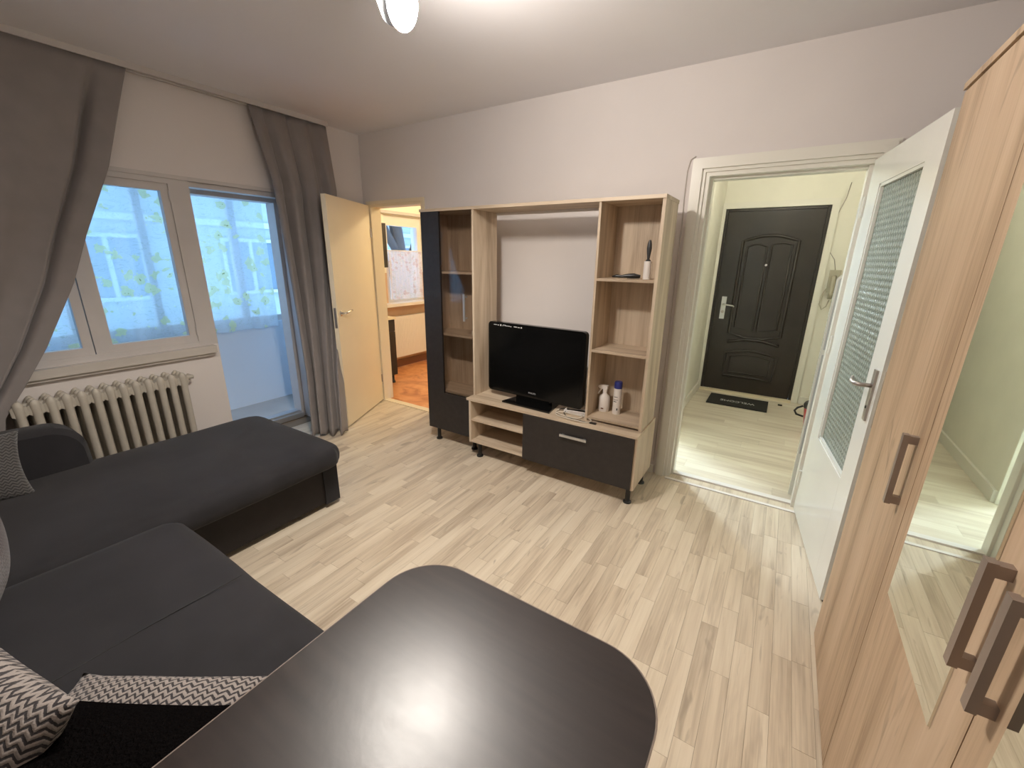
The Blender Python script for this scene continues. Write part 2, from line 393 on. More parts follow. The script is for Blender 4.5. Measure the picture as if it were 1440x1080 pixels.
# floor with laminate strips
floor = struct('floor', B(WL-0.35, WR, WF, WB+0.06, -0.05, -0.007), M['gap'])
strips = []
x = -3.54; wd = 0.0655
while x < WR-0.01:
    y = WF - random.uniform(0, 0.3)
    while y < WB+0.03:
        L = random.choice((0.3, 0.36, 0.42, 0.48, 0.54)); y0 = max(y, WF); y1 = min(y+L, WB+0.03)
        if y1-y0 > 0.02: strips.append((x, min(x+wd, WR), y0, y1))
        y += L
    x += wd
def strip_area(s):
    P = [proj((a, b, 0)) for a, b in ((s[0], s[2]), (s[1], s[2]), (s[1], s[3]), (s[0], s[3]))]
    if any(p is None for p in P): return 0
    cx = sum(p[0] for p in P)/4; cy = sum(p[1] for p in P)/4
    X, Y = (s[0]+s[1])/2, (s[2]+s[3])/2
    if not (-10 < cx < 1450 and 0 < cy < 1095): return 0
    if X < -2.12 and Y < 1.42 or Y < 0.5 and X < -0.75 or X > 0.36 and Y < 2.0: return 0
    if Y < 1.3 and cx < 925 and cy > 800: 
        t = 0.75/CAMZ; ax, ay = X*(1-t), Y*(1-t)     # hidden under the table
        if -0.68 < ax < -0.06 and ay < 0.66: return 0
    return abs(sum(P[i][0]*P[(i+1) % 4][1]-P[(i+1) % 4][0]*P[i][1] for i in range(4)))/2
strips.sort(key=strip_area, reverse=True)
unit = bmesh.new(); bx(unit, 0, 1, 0, 1, -0.006, 0); ume = bpy.data.meshes.new('floor_strip'); unit.to_mesh(ume); unit.free(); ume.materials.append(M['floorw'])
rest = bmesh.new(); g = 0.0004
for i, (a, b, c, d) in enumerate(strips):
    dz = random.uniform(-0.0003, 0.0)
    if i < 295:
        o = bpy.data.objects.new('floor_strip', ume); C.objects.link(o); o.parent = floor
        o.location = (a+g, c+g, dz); o.scale = (b-a-2*g, d-c-2*g, 1)
    else: bx(rest, a+g, b-g, c+g, d-g, -0.006, dz)
o = obj('floor_strips', rest, M['floorw'], floor); o['kind'] = 'stuff'

# hall, side passage and kitchen floors
hf = struct('floor_hall', B(-1.9, HALLX1+0.1, WB+0.06, HALLY+0.1, -0.05, -0.009), M['gap'])
y = WB+0.11; hb = bmesh.new(); hn = 0
hme = bpy.data.meshes.new('hall_plank'); ub = bmesh.new(); bx(ub, 0, 1, 0, 1, -0.006, 0); ub.to_mesh(hme); ub.free(); hme.materials.append(M['hallw'])
while y < HALLY:
    x = -1.9-random.uniform(0, 1.0)
    while x < HALLX1:
        L = 1.2; a = max(x, -1.9); b = min(x+L, HALLX1)
        if b > a+0.02:
            o = bpy.data.objects.new('hall_plank', hme); C.objects.link(o); o.parent = hf
            o.location = (a+g, y+g, -0.002); o.scale = (b-a-2*g, 0.125-2*g, 1)
        x += L
    y += 0.125
struct('floor_kitchen', B(-4.42, -2.0, WB+0.08, HALLY+0.1, -0.05, -0.002), M['terra'])
struct('floor_balcony', B(-4.45, WL-0.30, -0.7, WB, -0.05, 0.0), M['outfloor'])

struct('ceiling', B(-4.6, WR+0.1, WF-0.1, WB+0.12, CZ, CZ+0.1), M['ceil'])
struct('ceiling_hall', B(-4.6, WR+0.1, WB+0.121, HALLY+0.15, CZ, CZ+0.1), M['hallwall'])
OPX0, OPX1, OPZ = -0.506, 0.275, 1.985          # hall doorway
KX0, KX1, KZ = -3.47, -2.78, 1.95               # kitchen doorway
def wallback(y0, y1, m, name):
    return struct(name, B((-4.6, KX0, y0, y1, 0, CZ), (KX0, KX1, y0, y1, KZ, CZ), (KX1, OPX0, y0, y1, 0, CZ), (OPX0, OPX1, y0, y1, OPZ, CZ), (OPX1, WR+0.1, y0, y1, 0, CZ)), m)
wallback(WB, WB+0.06, M['wall'], 'wall_back')
struct('wall_back_hall_side', B((KX1+0.3, OPX0, WB+0.06, WB+0.12, 0, CZ), (OPX0, OPX1, WB+0.06, WB+0.12, OPZ, CZ), (OPX1, WR+0.1, WB+0.06, WB+0.12, 0, CZ)), M['hallwall'])
struct('wall_back_kitchen_side', B((-4.6, KX0, WB+0.06, WB+0.12, 0, CZ), (KX0, KX1, WB+0.06, WB+0.12, KZ, CZ), (KX1, KX1+0.3, WB+0.06, WB+0.12, 0, CZ)), M['kwall'])
WY0, WY1, WZ0, WZ1 = 0.13, 1.375, 0.84, 1.97     # window
BY0, BY1 = 1.45, 2.16                            # balcony doorway
WT = WL-0.30
struct('wall_left', B((WT, WL, WF-0.1, WY0, 0, CZ), (WT, WL, WY0, BY0, 0, WZ0), (WT, WL, WY0, BY1, WZ1, CZ), (WT, WL, BY1, WB, 0, CZ)), M['wall'])
struct('wall_right', B(WR, WR+0.1, WF-0.1, WB, 0, CZ), M['wall'])
struct('wall_front', B(WT, WR+0.1, WF-0.1, WF, 0, CZ), M['wall'])
# hall walls
struct('wall_hall_left', B((HALLX0-0.1, HALLX0, 3.72, HALLY, 0, CZ), (HALLX0-0.1, HALLX0, WB+0.12, 3.72, 2.1, CZ)), M['hallwall'])
struct('wall_hall_right', B(HALLX1, HALLX1+0.1, WB+0.12, HALLY, 0, CZ), M['hallwall'])
FDX0, FDX1, FDZ = -0.655, 0.220, 2.0
struct('wall_hall_end', B((-2.0, FDX0-0.03, HALLY, HALLY+0.12, 0, CZ), (FDX0-0.03, FDX1+0.03, HALLY, HALLY+0.12, FDZ+0.03, CZ), (FDX1+0.03, HALLX1+0.1, HALLY, HALLY+0.12, 0, CZ)), M['hallwall'])
struct('wall_side_passage', B((-1.98, -1.9, WB+0.12, HALLY, 0, CZ), (-1.9, HALLX0-0.1, 4.6, 4.7, 0, CZ)), M['hallwall'])
# kitchen walls
KWX = -4.42
struct('wall_kitchen_outer', B((KWX-0.2, KWX, WB+0.1, 3.90, 1.28, CZ), (KWX-0.2, KWX, 3.90, 4.56, 1.99, CZ), (KWX-0.2, KWX, 4.56, HALLY+0.1, 1.28, CZ)), M['kwall'])
struct('wall_kitchen_lower', B((KWX-0.2, KWX, WB+0.1, 3.90, 0.1, 1.28), (KWX-0.2, KWX, 3.90, 4.56, 0.1, 0.86), (KWX-0.2, KWX, 4.56, HALLY+0.1, 0.1, 1.28)), M['ktan'])
struct('front_door_light_block', B(-2.0, HALLX1+0.1, HALLY+0.125, HALLY+0.2, 0, CZ), M['hallwall'])  # unseen backing panel added to stop sky showing through the front door gap
struct('wall_kitchen_end', B(-4.6, -2.0, HALLY, HALLY+0.1, 0, CZ), M['kwall'])
struct('baseboard_kitchen', B(KWX-0.1, KWX+0.012, WB+0.12, HALLY, 0.0, 0.1), M['brown'])
# balcony enclosure
struct('wall_balcony_parapet', B(-4.60, -4.45, -0.7, WB, 0, 0.82), M['balwall'])
struct('wall_balcony_end', B((-4.6, WT, WB-0.04, WB-0.001, 0, CZ), (-4.6, WT, -0.8, -0.7, 0, 0.82), (-4.6, WT, -0.8, -0.7, 2.18, CZ)), M['balwall'])  # unseen near end left open above the parapet to admit extra daylight
# baseboards and trims
struct('baseboard_back', B((KX1+0.02, -0.60, WB-0.015, WB, 0, 0.06), (0.335, WR, WB-0.015, WB, 0, 0.06)), M['white'], bevel=0.003)
struct('baseboard_hall_left', B(HALLX0, HALLX0+0.018, 3.74, HALLY, 0, 0.085), M['white'], bevel=0.004)
struct('baseboard_hall_end', B((HALLX0, FDX0-0.10, HALLY-0.016, HALLY, 0, 0.08), (FDX1+0.10, HALLX1, HALLY-0.016, HALLY, 0, 0.08)), M['white'], bevel=0.004)
# casing of the hall doorway: stepped profile
def casing(name, x0, x1, ztop, yf, wdt, steps, m):
    bm = bmesh.new()
    for (off, wd_, d) in steps:      # offset outwards, width, depth towards the room
        bx(bm, x0-off-wd_, x0-off, yf-d, yf+0.001, 0, ztop+off+wd_)
        bx(bm, x1+off, x1+off+wd_, yf-d, yf+0.001, 0, ztop+off+wd_)
        bx(bm, x0-off, x1+off, yf-d, yf+0.001, ztop+off, ztop+off+wd_)
    return struct(name, bm, m, bevel=0.003)
casing('trim_hall_door', OPX0, OPX1, OPZ, WB, 0.08, ((0, 0.018, 0.012), (0.018, 0.047, 0.026), (0.065, 0.012, 0.014)), M['white'])
struct('trim_hall_door_lining', B((OPX0-0.001, OPX0+0.022, WB, WB+0.12, 0, OPZ), (OPX1-0.022, OPX1, WB+0.03, WB+0.12, 0, OPZ), (OPX0, OPX1, WB, WB+0.12, OPZ-0.022, OPZ),
                              (OPX0+0.022, OPX0+0.036, WB+0.05, WB+0.12, 0, OPZ-0.02), (OPX0+0.03, OPX1-0.02, WB+0.05, WB+0.12, OPZ-0.036, OPZ-0.02)), M['white'], bevel=0.002)
casing('trim_kitchen_door', KX0, KX1, KZ, WB, 0.05, ((0, 0.03, 0.012),), M['cream'])
struct('trim_kitchen_door_lining', B((KX0-0.001, KX0+0.02, WB, WB+0.12, 0, KZ), (KX1-0.02, KX1+0.001, WB, WB+0.12, 0, KZ), (KX0, KX1, WB, WB+0.12, KZ-0.02, KZ)), M['cream'], bevel=0.002)
casing('trim_front_door', FDX0-0.03, FDX1+0.03, FDZ+0.03, HALLY, 0.06, ((0, 0.06, 0.02),), M['white'])
struct('threshold_hall', B((OPX0, OPX1, WB-0.045, WB-0.02, -0.004, 0.006), (OPX0, OPX1, WB+0.055, WB+0.10, -0.004, 0.012)), M['plastic'], bevel=0.002)
struct('threshold_hall_infill', B(OPX0, OPX1, WB-0.02, WB+0.055, -0.006, 0.001), M['floorw'])
struct('threshold_kitchen', B(KX0, KX1, WB-0.01, WB+0.06, -0.004, 0.008), M['cream'], bevel=0.002)
struct('threshold_front_door', B(FDX0-0.03, FDX1+0.03, HALLY-0.06, HALLY+0.02, -0.004, 0.022), M['cream'], bevel=0.003)

# ------------------------------------------------------------------ balcony glazing, window, building outside
bw = struct('window_balcony')
obj('frame', B((-4.55, -4.49, -0.7, WB-0.04, 0.82, 0.88), (-4.55, -4.49, -0.7, WB-0.04, 2.10, 2.18), (-4.55, -4.49, 0.88, 0.94, 0.88, 2.10), (-4.55, -4.49, 2.11, 2.17, 0.88, 2.10), (-4.55, -4.49, 1.42, 1.47, 0.88, 2.1),
                (-4.55, -4.49, 0.10, 0.16, 0.88, 2.10), (-4.55, -4.49, 2.78, 2.86, 0.88, 2.10)), M['plastic'], bw, bevel=0.004)
obj('lintel', B(-4.60, -4.45, -0.7, WB-0.04, 2.18, CZ), M['balwall'], bw)
for a, b in ((0.16, 0.88), (0.94, 1.42), (1.47, 2.11), (2.17, 2.78)): obj('pane', B(-4.525, -4.519, a, b, 0.88, 2.10), M['glass'], bw)

def sheet(bm, fn, nu, nv, thick=0.0):
    g_ = [[bm.verts.new(fn(i/nu, j/nv)) for j in range(nv+1)] for i in range(nu+1)]
    for i in range(nu):
        for j in range(nv): bm.faces.new((g_[i][j], g_[i+1][j], g_[i+1][j+1], g_[i][j+1]))
bm = bmesh.new()
sheet(bm, lambda u, v: (-4.40+0.014*math.sin(u*70)*(0.5+0.5*v)+0.006*math.sin(u*31+2), 0.5+1.88*u, 2.04-1.262*v+0.006*math.sin(u*40)), 220, 12)
tag(obj('sheer_curtain', bm, M['sheer'], smooth=True, origin=(-4.40, 1.1, 0.78)), 'pale sheer curtain printed with yellow flowers behind the balcony window', 'curtain')
bm = bmesh.new(); cyl(bm, (-4.40, 0.45, 2.05), (-4.40, 2.42, 2.05), 0.008)
tag(obj('curtain_rod', bm, M['plastic'], origin=(-4.40, 1.1, 2.05)), 'thin white rod carrying the yellow flowered sheer on the balcony', 'curtain rod')

win = struct('window_1')
SX0, SX1 = WL-0.075, WL-0.012
obj('window_frame', B((SX0, WL, WY0-0.0, WY0+0.05, WZ0, WZ1), (SX0, WL, WY1-0.045, BY0, WZ0, WZ1), (SX0, WL, WY0+0.05, WY1-0.045, 1.925, WZ1), (SX0, WL, WY0+0.05, WY1-0.045, WZ0, 0.86),
                       (SX0, WL-0.004, WY0+0.05, WY1-0.045, 0.855, 0.875), (WL+0.0005, WL+0.010, WY0-0.02, BY0, WZ1-0.012, WZ1+0.012)), M['frame'], win, bevel=0.004)
for y0, y1 in ((0.181, 0.770), (0.776, 1.331)):
    gy0 = y0+0.085 if y0 > 0.5 else y0+0.07; gy1 = 1.285 if y0 > 0.5 else 0.722
    s_ = obj('sash', B((SX1-0.045, SX1, y0, gy0, 0.872, 1.926), (SX1-0.045, SX1, gy1, y1, 0.872, 1.926), (SX1-0.045, SX1, gy0, gy1, 1.878, 1.925), (SX1-0.045, SX1, gy0, gy1, 0.872, 0.922)), M['frame'], win, bevel=0.004)
    obj('pane', B(SX1-0.03, SX1-0.026, gy0, gy1, 0.92, 1.88), M['glass'], s_)
    bm = bmesh.new()
    for q in (0.95, 1.85): cyl(bm, (SX1+0.006, (y0 if y0 < 0.5 else y1)+0.0, q-0.03), (SX1+0.006, (y0 if y0 < 0.5 else y1), q+0.03), 0.007, n=8)
    obj('hinge', bm, M['frame'], s_)
sb = bmesh.new(); bx(sb, WL-0.02, WL+0.055, WY0-0.1, 1.415, 0.785, 0.838); bx(sb, WL-0.02, WL+0.035, WY0-0.08, 1.40, 0.765, 0.787)
obj('window_sill', sb, M['sillm'], win, bevel=0.005)

bd = struct('door_balcony')
obj('door_frame', B((WT+0.03, WL, BY1-0.002, BY1+0.045, 0, WZ1), (WT, WL-0.18, BY1-0.035, BY1, 0, WZ1), (WT, WL-0.18, BY0, BY1, 1.90, WZ1), (WL-0.11, WL-0.02, BY0, BY1, 1.925, WZ1), (WL-0.01, WL+0.0105, BY0+0.001, BY1-0.001, WZ1-0.012, WZ1+0.012),
                     (WL-0.004, WL+0.012, BY1, BY1+0.045, 0, WZ1+0.012), (WL-0.07, WL-0.05, BY1-0.012, BY1, 0, WZ1)), M['frame'], bd, bevel=0.004)
obj('door_sill', B((WT, WL-0.16, BY0, BY1-0.03, 0, 0.045), (WT+0.02, WL-0.20, BY0, BY1-0.035, 0.045, 0.06)), M['alu'], bd, bevel=0.003)
obj('strike_plate', B(WL-0.05, WL-0.03, BY1-0.016, BY1-0.010, 1.66, 1.80), M['darkgrey'], bd)
obj('strike_plate', B(WL-0.05, WL-0.03, BY1-0.016, BY1-0.010, 0.26, 0.36), M['darkgrey'], bd)
bm = bmesh.new(); bx(bm, WL-0.060, WL-0.046, BY1-0.03, BY1-0.012, 1.63, 1.78); tube(bm, [(WL-0.052, BY1-0.02, 1.72), (WL-0.03, BY1-0.045, 1.72), (WL-0.005, BY1-0.055, 1.71), (WL+0.005, BY1-0.055, 1.63)], 0.006)
obj('bolt_handle', bm, M['darkgrey'], bd)
# glazed balcony leaf swung into the room, mostly behind the curtain
lf = thing('balcony_door', 'white painted glazed balcony door standing open behind the right curtain', 'door', (WL+0.065, BY1+0.03, 0.0), math.radians(72))
obj('door_leaf', B((0.0, 0.06, 0, 0.045, 0.02, 1.95), (0.27, 0.33, 0, 0.045, 0.02, 1.95), (0.06, 0.27, 0, 0.045, 1.87, 1.95), (0.06, 0.27, 0, 0.045, 0.02, 0.62)), M['frame'], lf, bevel=0.004, local=True)
obj('pane', B(0.06, 0.27, 0.018, 0.024, 0.62, 1.87), M['glass'], lf, local=True)
for z in (0.28, 0.98, 1.68):
    bm = bmesh.new(); cyl(bm, (0.012, -0.008, z-0.05), (0.012, -0.008, z+0.05), 0.008, n=10)
    obj('hinge', bm, M['darkgrey'], lf, local=True)
bm = bmesh.new(); bx(bm, 0.030, 0.05, -0.006, 0, 1.62, 1.76); tube(bm, [(0.04, -0.005, 1.70), (0.04, -0.045, 1.70), (0.07, -0.05, 1.695), (0.11, -0.05, 1.62)], 0.006)
obj('handle', bm, M['darkgrey'], lf, local=True)

# building across the street
fb = thing('apartment_block', 'pale apartment block with rows of windows across the street', 'building', (-13.0, 2.0, -6.0))
obj('wall', B(-13.5, -13.0, -22, 22, -6, 12), M['facade'], fb)
for k in range(6): obj('string_course', B(-13.02, -12.93, -22, 22, -3.6+2.9*k, -3.45+2.9*k), M['facadeband'], fb)
for r_ in range(4):
    for c_ in range(13):
        y = -19+3.1*c_; z = -2.5+2.9*r_
        f_ = obj('window', B((-12.99, -12.92, y, y+1.5, z, z+0.09), (-12.99, -12.92, y, y+1.5, z+1.41, z+1.5), (-12.99, -12.92, y, y+0.09, z, z+1.5), (-12.99, -12.92, y+1.41, y+1.5, z, z+1.5), (-12.99, -12.92, y+0.7, y+0.79, z, z+1.5)), M['facadeband'], fb)
        obj('pane', B(-12.995, -12.97, y+0.09, y+1.41, z+0.09, z+1.41), M['farglass'], f_)
tr = thing('street_tree', 'dark tree trunk with forking branches outside the kitchen window', 'tree', (-6.6, 6.3, -6.0))
bm = bmesh.new(); tube(bm, [(-6.6, 6.3, -6), (-6.65, 6.35, -2), (-6.6, 6.25, 0.6), (-6.5, 6.1, 1.5), (-6.35, 5.85, 2.3), (-6.3, 5.7, 3.4)], [0.2, 0.17, 0.15, 0.13, 0.11, 0.08], 10)
obj('trunk', bm, M['bark'], tr, smooth=True)
for P_ in ([(-6.6, 6.25, 0.9), (-6.5, 6.5, 1.7), (-6.4, 6.75, 2.6), (-6.4, 6.8, 3.5)], [(-6.5, 6.1, 1.5), (-6.4, 5.7, 1.9), (-6.3, 5.3, 2.5), (-6.2, 5.0, 3.4)], [(-6.6, 6.2, 0.5), (-6.5, 5.9, 1.1), (-6.4, 5.5, 1.6), (-6.3, 5.2, 1.9)]):
    bm = bmesh.new(); tube(bm, P_, [0.09, 0.075, 0.05, 0.03], 8); obj('branch', bm, M['bark'], tr, smooth=True)

# ------------------------------------------------------------------ curtains and ceiling rail
tag(obj('curtain_rail', B((WL+0.03, WL+0.10, WF, 2.52, 2.527, CZ), (WL+0.03, WL+0.04, WF, 2.52, 2.517, 2.527), (WL+0.09, WL+0.10, WF, 2.52, 2.517, 2.527)), M['track'], bevel=0.002, origin=(WL+0.06, 1, 2.53)), 'slim ceiling rail running above the window carrying both taupe curtains', 'curtain rail')
def lerpt(tab, z):
    if z >= tab[0][0]: return tab[0][1]
    for (za, va), (zb, vb) in zip(tab, tab[1:]):
        if z >= zb: return vb+(va-vb)*(z-zb)/(za-zb)
    return tab[-1][1]
RT = [(2.52, 1.20), (2.42, 1.165), (1.96, 1.01), (1.58, 0.835), (1.31, 0.725), (0.97, 0.545), (0.774, 0.42), (0.62, 0.315), (0.3, 0.25), (0.02, 0.24)]
def lc(u, v):
    z = 2.52-2.50*v; yR = lerpt(RT, z); yL = -0.60+0.16*v
    y = yL+(yR-yL)*u
    env = min(1, v*3+0.15)
    f = (0.012+0.02*v)*math.sin(u*19+2.5*v)*env+0.005*math.sin(u*41+v*3)*env
    f += -0.075*math.exp(-((u-0.93)/0.014)**2)*min(1, v*8)*(1-0.5*v)
    yy = y+0.008*math.sin(u*52)
    return (WL+0.085+0.02*v+f+0.05*math.sin(v*PI)*(1-u), yy, z)
bm = bmesh.new(); sheet(bm, lc, 260, 50)
o = obj('curtain', bm, M['curtain'], smooth=True, origin=(WL+0.1, 0.2, 0.0)); sm = o.modifiers.new('s', 'SOLIDIFY'); sm.thickness = 0.003
tag(o, 'wide taupe curtain swept aside at the left of the window', 'curtain', 'taupe curtains at the window wall')
LE = [(0, (-3.475, 1.89)), (0.2, (-3.43, 1.97)), (0.5, (-3.42, 2.005)), (0.8, (-3.30, 1.97)), (1, (-3.20, 1.90))]
RE = [(0, (-3.475, 2.505)), (0.2, (-3.40, 2.50)), (0.5, (-3.28, 2.37)), (0.8, (-3.13, 2.19)), (1, (-3.02, 2.10))]
def pol(tab, v):
    for (a, p), (b, q) in zip(tab, tab[1:]):
        if v <= b:
            t = (v-a)/(b-a); return (p[0]+(q[0]-p[0])*t, p[1]+(q[1]-p[1])*t)
    return tab[-1][1]
def rc(u, v):
    a = pol(LE, v); b = pol(RE, v); z = 2.52-2.505*v
    d = Vector((b[0]-a[0], b[1]-a[1])); nrm = Vector((d.y, -d.x)).normalized()
    uu = u+0.02*math.sin(u*20)
    f = (0.034*math.sin(u*2*PI*3.6+0.9*v+0.6*math.sin(u*5))*1.25+0.008*math.sin(u*2*PI*8+2*v))*(0.35+0.65*min(1, v*3))
    zz = z + 0.012*math.sin(u*2*PI*4.5)*(v > 0.99)
    return (a[0]+d.x*uu+nrm.x*f, a[1]+d.y*uu+nrm.y*f, zz)
bm = bmesh.new(); sheet(bm, rc, 170, 50)
o = obj('curtain', bm, M['curtain'], smooth=True, origin=(-3.3, 2.1, 0.0)); sm = o.modifiers.new('s', 'SOLIDIFY'); sm.thickness = 0.003
tag(o, 'narrow gathered taupe curtain hanging between balcony door and kitchen door', 'curtain', 'taupe curtains at the window wall')

# ------------------------------------------------------------------ cast iron radiator
rad = thing('radiator', 'old cast iron column radiator in cream enamel under the window', 'radiator', (-3.462, 0.75, 0.10))
N = 13; pit = 0.0635; ry0 = 0.375
sec = bmesh.new()
def capsule_col(bm, x, ztop, zbot, rx, ry, n=14):
    rings = []
    for z, k in ((zbot, 0.5), (zbot+0.02, 0.95), (zbot+0.05, 1), ((zbot+ztop)/2, 1), (ztop-0.06, 1), (ztop-0.03, 1.08), (ztop-0.012, 0.9), (ztop, 0.35)):
        rings.append([bm.verts.new((x+rx*k*math.cos(2*PI*i/n), ry*k*math.sin(2*PI*i/n), z)) for i in range(n)])
    for A, Bq in zip(rings, rings[1:]):
        for i in range(n): bm.faces.new((A[i], A[(i+1) % n], Bq[(i+1) % n], Bq[i]))
    bm.faces.new(rings[0][::-1]); bm.faces.new(rings[-1])
for x in (0.055, 0.0, -0.055): capsule_col(sec, x, 0.60, 0.02, 0.022, 0.020)
cyl(sec, (-0.0, -pit/2, 0.545), (0.0, pit/2, 0.545), 0.030, n=14); cyl(sec, (0, -pit/2, 0.065), (0, pit/2, 0.065), 0.030, n=14)
# saddle plate joining neighbours at the top, dipping between sections
for sgn in (-1, 1):
    for (z0, z1) in ((0.50, 0.592), (0.03, 0.10)):
        a = [sec.verts.new(p) for p in ((-0.07, 0, z0), (0.07, 0, z0), (0.07, 0, z1), (-0.07, 0, z1))]
        dz = -0.028 if z1 > 0.3 else 0.0
        b = [sec.verts.new(p) for p in ((-0.055, sgn*pit/2, z0+0.02), (0.055, sgn*pit/2, z0+0.02), (0.055, sgn*pit/2, z1+dz), (-0.055, sgn*pit/2, z1+dz))]
        for i in range(4):
            q = (a[i], a[(i+1) % 4], b[(i+1) % 4], b[i]); sec.faces.new(q if sgn > 0 else q[::-1])
        sec.faces.new(b if sgn > 0 else b[::-1])
s0 = obj('section', sec, M['radi'], rad, smooth='auto', local=True); s0.location = (0, ry0+0.0-0.75, 0)
for i in range(1, N):
    s_ = s0.copy(); C.objects.link(s_); s_.parent = rad; s_.location = (0, ry0+i*pit-0.75, 0)
for y in (ry0+pit*1.5, ry0+pit*10.5): obj('foot', B(-3.49, -3.43, y-0.01, y+0.01, 0.0, 0.14), M['radi'], rad)
bm = bmesh.new(); yv = ry0+N*pit-0.03; cyl(bm, (-3.47, yv-0.02, 0.645), (-3.47, yv+0.05, 0.645), 0.014); cyl(bm, (-3.47, yv+0.045, 0.645), (-3.54, yv+0.045, 0.645), 0.012)
obj('valve', bm, M['radi'], rad, smooth='auto')

# ------------------------------------------------------------------ corner sofa
SH = 0.40
sofa = thing('corner_sofa', 'black L-shaped corner sofa with a long chaise beneath the window', 'sofa', (-2.0, 0.4, 0.0))
bm = bmesh.new(); soft_box(bm, -3.03, -2.15, -0.5, 1.385, 0.03, 0.285, 0.02, 8, 12, 3); obj('chaise_base', bm, M['fabric2'], sofa, smooth='auto')
obj('corner_panel', B((-2.165, -2.142, 1.30, 1.392, 0.03, 0.285)), M['fabric'], sofa, bevel=0.004)
bm = bmesh.new()
soft_box(bm, -3.06, -2.06, -0.45, 1.425, 0.275, SH, 0.055, 22, 30, 6, 0.022, 0.008)
for v in bm.verts:   # rounded far corners
    for cx, sx in ((-2.06-0.12, 1), (-3.06+0.12, -1)):
        dx = (v.co.x-cx)*sx; dy = v.co.y-(1.425-0.12)
        if dx > 0 and dy > 0:
            r = math.hypot(dx, dy); m_ = max(dx, dy)
            if r > 1e-6: v.co.x = cx+sx*dx*m_/r; v.co.y = 1.305+dy*m_/r
obj('chaise_cushion', bm, M['fabric'], sofa, smooth=True)
bm = bmesh.new(); soft_box(bm, -2.13, -0.84, -0.5, 0.515, 0.03, 0.285, 0.02, 8, 8, 3); obj('seat_base', bm, M['fabric2'], sofa, smooth='auto')
bm = bmesh.new(); soft_box(bm, -2.055, -0.78, -0.45, 0.565, 0.275, SH+0.01, 0.05, 24, 20, 6, 0.02, 0.008, 5)
for v in bm.verts:
    d = abs(v.co.x+1.42)
    if v.co.z > 0.36 and d < 0.02: v.co.z -= 0.004*(1-d/0.02)
    for cx, sx in ((-2.055+0.07, -1),):
        dx = (v.co.x-cx)*sx; dy = v.co.y-(0.565-0.07)
        if dx > 0 and dy > 0:
            r = math.hypot(dx, dy); m_ = max(dx, dy)
            if r > 1e-6: v.co.x = cx+sx*dx*m_/r; v.co.y = 0.495+dy*m_/r
obj('seat_cushion', bm, M['fabric'], sofa, smooth=True)
bm = bmesh.new(); tube(bm, [(-1.42, -0.05+0.03*i, SH+0.0315+0.0-0.0006*abs(i-10)) for i in range(0, 20)], 0.0015, 5); obj('seam', bm, M['darkgrey'], sofa)
bm = bmesh.new(); soft_box(bm, -3.06, -0.80, -0.58, -0.20, 0.05, 0.74, 0.07, 24, 8, 8, 0.01, 0.01); obj('backrest', bm, M['fabric'], sofa, smooth=True)
# low rounded side back at the head of the chaise (against the radiator)
bm = bmesh.new()
pts = []
for i in range(17):
    a = i/16*PI/2; pts.append((0.52-0.13+0.13*math.sin(a) , 0.64-0.13+0.13*math.cos(a)))
prof = [(-0.45, 0.34), (0.525, 0.34), ] + [(y, z) for y, z in pts[::-1]] + [(-0.45, 0.68)]
L_ = [[bm.verts.new((x+ (0.0), y, z)) for y, z in prof] for x in (-3.13, -3.10, -2.98, -2.95)]
for k, sft in ((0, 0.02), (3, 0.02)):
    for v, (y, z) in zip(L_[k], prof):
        v.co.y -= sft if y > 0.3 else 0; v.co.z -= sft if z > 0.5 else 0
n_ = len(prof)
for A, Bq in zip(L_, L_[1:]):
    for i in range(n_): bm.faces.new((A[i], Bq[i], Bq[(i+1) % n_], A[(i+1) % n_]))
bm.faces.new(L_[0]); bm.faces.new(L_[-1][::-1])
obj('side_backrest', bm, M['fabric'], sofa, smooth='auto')

# cushions
def pillow(name, label, m, loc, rot, w_=0.45, h_=0.45, t_=0.13, grp='scatter cushions on the sofa', fringe=True):
    bm = bmesh.new(); n = 30
    def P(u, v, s):
        x = 2*u-1; y = 2*v-1
        px = x*(1-0.10*(1-y*y)*abs(x)**3)*w_/2; py = y*(1-0.10*(1-x*x)*abs(y)**3)*h_/2
        e = max(0, (1-x**2))**0.45*max(0, (1-y**2))**0.45
        z = s*t_*0.5*e + 0.012*noise.noise(Vector((x*1.6+loc[0]*5, y*1.6, s)))*e
        return (px, py, z)
    top = [[bm.verts.new(P(i/n, j/n, 1)) for j in range(n+1)] for i in range(n+1)]
    bot = [[top[i][j] if i in (0, n) or j in (0, n) else bm.verts.new(P(i/n, j/n, -1)) for j in range(n+1)] for i in range(n+1)]
    for i in range(n):
        for j in range(n):
            bm.faces.new((top[i][j], top[i+1][j], top[i+1][j+1], top[i][j+1])); bm.faces.new((bot[i][j], bot[i][j+1], bot[i+1][j+1], bot[i+1][j]))
    o = obj(name, bm, m, smooth=True)
    o.rotation_euler = rot; o.location = loc
    return tag(o, label, 'cushion', grp)
pillow('scatter_cushion', 'cream and black zigzag cushion in the near left corner', M['chev'], (-1.195, -0.116, 0.569), (math.radians(52), math.radians(6), math.radians(12)), 0.50, 0.41, 0.16)
pillow('scatter_cushion', 'cream and black zigzag cushion lying flat and running under the dark table', M['chev'], (-0.985, 0.09, 0.482), (math.radians(6), math.radians(0), math.radians(33)), 0.50, 0.36, 0.13)
pillow('scatter_cushion', 'black furry cushion between the zigzag cushions and the table', M['fur'], (-0.90, -0.015, 0.590), (math.radians(4), math.radians(0), math.radians(31)), 0.54, 0.36, 0.10)
pillow('scatter_cushion', 'mauve grey cushion at the left edge behind the zigzag cushion', M['mauve'], (-1.86, 0.0, 0.545), (math.radians(66), 0, math.radians(-10)), 0.46, 0.34, 0.14)
